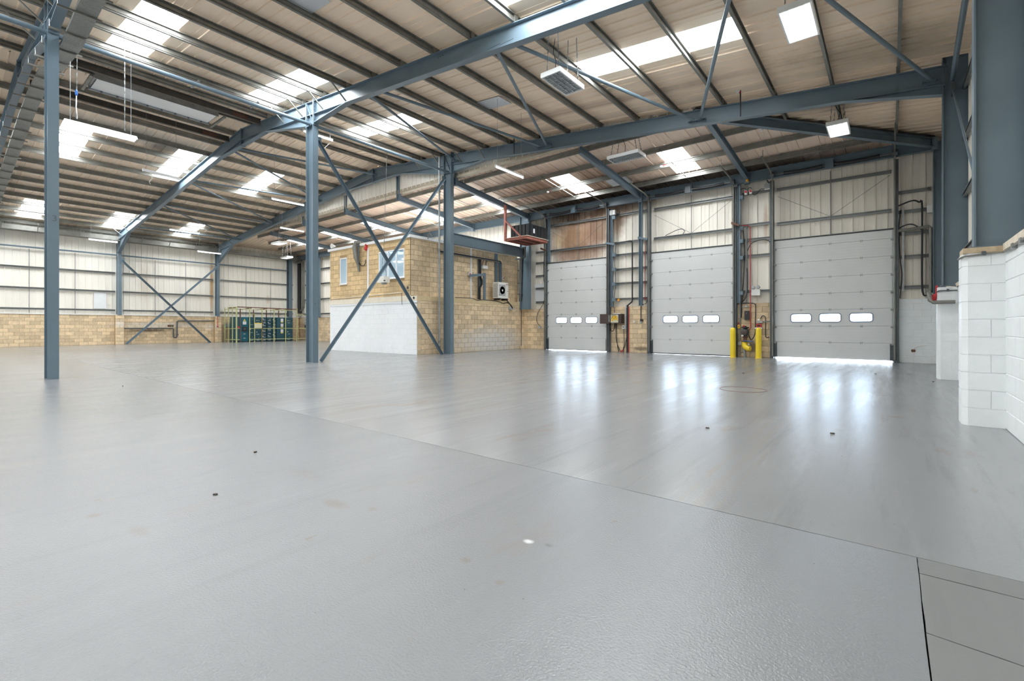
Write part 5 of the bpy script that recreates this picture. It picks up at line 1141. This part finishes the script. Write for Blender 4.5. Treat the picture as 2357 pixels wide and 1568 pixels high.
def bRows(n, lab=True):
    def f(o, x, y0, y1):
        zs = [.08+(1.95-.08)*i/n for i in range(n+1)]; doors(o, x, y0, y1, zs, 'teal_dark', True); c = (y0+y1)/2
        for i in range(n):
            z = (zs[i]+zs[i+1])/2
            MB().box(x+.018, x+.03, c-.12, c-.06, z-.03, z+.03).build('meter', 'white_plastic' if i % 2 else 'black', o); MB().lathe((x+.018, c+.05, z), [(.025, 0), (.025, .03), (0, .03)], 8, 'x').build('switch_knob', 'yellow' if i % 3 == 0 else 'black', o)
            MB().box(x+.018, x+.022, c-.1, c+.1, zs[i]+.03, zs[i]+.055).build('name_plate', 'paper', o)
    return f
def bNotices(o, x, y0, y1):
    doors(o, x, y0, y1, [.08, .75, 1.35, 1.95], 'teal_dark', False); c = (y0+y1)/2+.12
    for z in (1.62, 1.2, .72): MB().box(x+.018, x+.022, c-.11, c+.11, z, z+.26).build('notice', 'paper', o); MB().box(x+.018, x+.023, c-.1, c+.1, z-.07, z-.02).build('warning_label', 'yellow', o)
cubicle(15.10, 15.50, 'plain dark teal switchgear cubicle at the cage gate', 'teal_dark', lambda o, x, a, b: doors(o, x, a, b, [.08, 1.95], 'teal_dark'))
cubicle(15.53, 16.14, 'bright teal switchgear cubicle with black breaker and white notice', 'teal', bMain)
cubicle(16.17, 16.55, 'teal cubicle behind the small cage gate', 'teal_dark', bRows(3))
cubicle(16.58, 17.12, 'teal cubicle behind the cream notice board', 'teal_dark', bRows(4))
cubicle(17.15, 17.52, 'teal cubicle with the tightest rows of black switches', 'teal_dark', bRows(8))
cubicle(17.55, 17.95, 'teal cubicle in the middle of the row of many switches', 'teal_dark', bRows(7))
cubicle(17.98, 18.3, 'narrow teal cubicle beside the blank notice cubicle', 'teal_dark', bRows(6))
cubicle(18.33, 18.98, 'teal cubicle with three white notices and yellow labels', 'teal_dark', bNotices)
cubicle(19.01, 19.7, 'last teal cubicle at the right end of the cage', 'teal_dark', bRows(4))
o = thing('security_cage', 'yellow-green angle-iron cage round the teal switchgear', 'cage', (-39.2, 17.2, 0)); cx_ = -38.95
def cbar(n_, p, q, s=.05, mat='cage_green'): MB().bar(p, q, s, s).build(n_, mat, o)
posts = [14.93, 15.87, 16.81, 17.74, 18.67, 19.62]
for i, y in enumerate(posts): cbar('cage_post', (cx_, y, 0), (cx_, y, 2.74), .055 if i else .08)
for y, h in ((16.24, 2.2),): cbar('cage_post', (cx_, y, 0), (cx_, y, h), .05); cbar('cage_rail', (cx_, 15.87, h), (cx_, y, h), .04)
for y in (15.2, 16.82): cbar('rusty_post', (cx_+.01, y, 0), (cx_+.01, y, 2.6 if y < 16 else 1.9), .05, 'rust_brown')
for z in (2.56, 1.07, .22):
    cbar('cage_rail', (cx_, 15.87 if z < 2 else 14.93, z), (cx_, 19.62, z), .045)
    cbar('cage_rail', (cx_, 14.93, z), (-40.75, 14.75, z), .045)
    cbar('cage_rail', (cx_, 14.93, z), (cx_, 15.2, z), .045)
for x in (-39.55, -40.15, -40.7): cbar('cage_post', (x, 14.93-(-38.95-x)*.1, 0), (x, 14.93-(-38.95-x)*.1, 2.72), .05)
for z in (2.7, 2.66): cbar('roof_rail', (cx_, 14.93, z), (cx_-1.6, 14.93, z), .06, 'cage_green' if z > 2.68 else 'rust_brown')
cbar('roof_rail', (cx_, 15.0, 2.72), (cx_, 19.6, 2.66), .07, 'rust_brown')
for y in (16.0, 17.2, 18.3, 19.2): cbar('roof_rail', (cx_, y, 2.66), (-40.8, y, 2.6), .06, 'rust_brown')
for y in (15.6, 16.6, 17.6, 18.6): cbar('inner_post', (-40.0, y, 1.95), (-40.0, y, 2.62), .06, 'rust_brown')
for z in (2.2, 1.07, .22): cbar('cage_rail', (cx_, 19.62, z), (cx_+.05, 21.0 if z > 0 else 20, z), .045)
MB().box(cx_+.03, cx_+.04, 16.2, 16.78, 1.1, 1.5).build('notice_board', 'cage_green', o); MB().box(cx_+.04, cx_+.045, 16.24, 16.76, 1.12, 1.44).build('notice_paper', 'panel_cream', o); MB().box(cx_+.03, cx_+.07, 15.0, 15.12, 1.12, 1.22).build('lock_box', 'red', o); MB().box(cx_+.04, cx_+.045, 16.2, 16.78, 1.445, 1.5).build('notice_head', 'yellow', o)
tag(MB().tube([(-40.0, 20.2, .02), (-40.6, 20.45, 1.1)], .03, 8).build('pole', 'steel_dark', None, (-40, 20.2, 0)), 'dark pole leaning right of the switchgear cage', 'pole')
o = thing('control_box', 'beige control box on the wall right of the cage', 'box', (-40.3, 20.9, 1.4)); MB().box(-40.0, -39.2, 20.75, 20.94, 1.4, 1.95).build('box', 'beige_box', o)
for z in (1.55, 1.8): MB().lathe((-39.6, 20.75, z), [(.04, -.02), (.04, 0)], 8, 'y').build('knob', 'black', o)
MB().box(-39.9, -39.0, 20.78, 20.94, 1.05, 1.35).build('terminal_box', 'steel_dark', o)
for y, z, lab in ((14.85, 1.3, 'small grey box inside the left end of the cage'),): tag(MB().box(-41.08, -40.9, y, y+.4, z-.15, z+.15).build('junction_box', 'grey_plastic', None, (-41, y, z)), lab, 'box')
o = thing('cable_duct', 'black vertical cable duct with grey conduits in the far corner', 'duct', (-40.6, 20.8, 2.5)); MB().box(-41.0, -40.55, 20.72, 20.9, 2.4, 6.8).build('duct', 'black', o)
for i in range(3): MB().tube([(-41.0, 20.6, 7.0-.05*i), (-40.2+.2*i, 20.62, 7.0-.08*i), (-40.05+.22*i, 20.62, 6.75-.05*i), (-40.05+.22*i, 20.62, 2.75+.06*i), (-40.3+.2*i, 20.62, 2.6)], .05, 8).build('conduit_pipe', 'galv', o, smooth=True)
o = thing('eaves_duct', 'galvanised cable tray along the far eaves', 'tray', (-40.5, 10, 7.0)); MB().box(-40.62, -40.3, -2, 20.2, 6.98, 7.02).build('tray', 'galv', o)
for y in (2.8, 4.3, 6.2, 9.4, 11.0, 12.6): MB().bar((-40.3, y, 7.0), (-40.0, y, 7.4), .04, .04).build('bracket', 'galv', o)

# ------------------------------------------------------------------ litter on the floor, drain ring
o = tag(MB().tube([(-2.28+.42*math.cos(t)*(1+.06*math.sin(3*t)), 10.1+.42*math.sin(t)*(1+.05*math.cos(2*t)), .0) for t in [2*math.pi*i/28 for i in range(29)]], .007, 4).build('drain_ring', 'rust_brown', None, (-2.28, 10.1, 0)), 'round brown outline of a sealed drain in the floor', 'drain')
where = [(-3.05, 13.6, 'by the drain towards the second shutter'), (-.52, 6.6, 'nearest the right-hand pier'), (-1.75, 6.0, 'left of the right-hand pier, alone'), (-3.9, 1.35, 'in the near foreground left of centre'), (-4.9, 2.05, 'left of the one in the near foreground'), (.75, 14.2, 'beside the second painted pier'), (-.3, 15.6, 'in front of the third shutter'), (-12.5, 2.6, 'far out on the left of the floor')]
for i, (x, y, t) in enumerate(where):
    s = .018+.008*random.random(); pr = [(random.uniform(.6, 1.2)*s*math.cos(a), random.uniform(.4, 1)*s*math.sin(a)) for a in [R(60*j) for j in range(6)]]
    tag(MB().prism([(x+a, y+b) for a, b in pr], 0, s*.5, 'z').build('debris', 'litter', None, (x, y, 0)), 'small dark crumb of debris on the floor '+t, 'debris', 'debris on the floor')
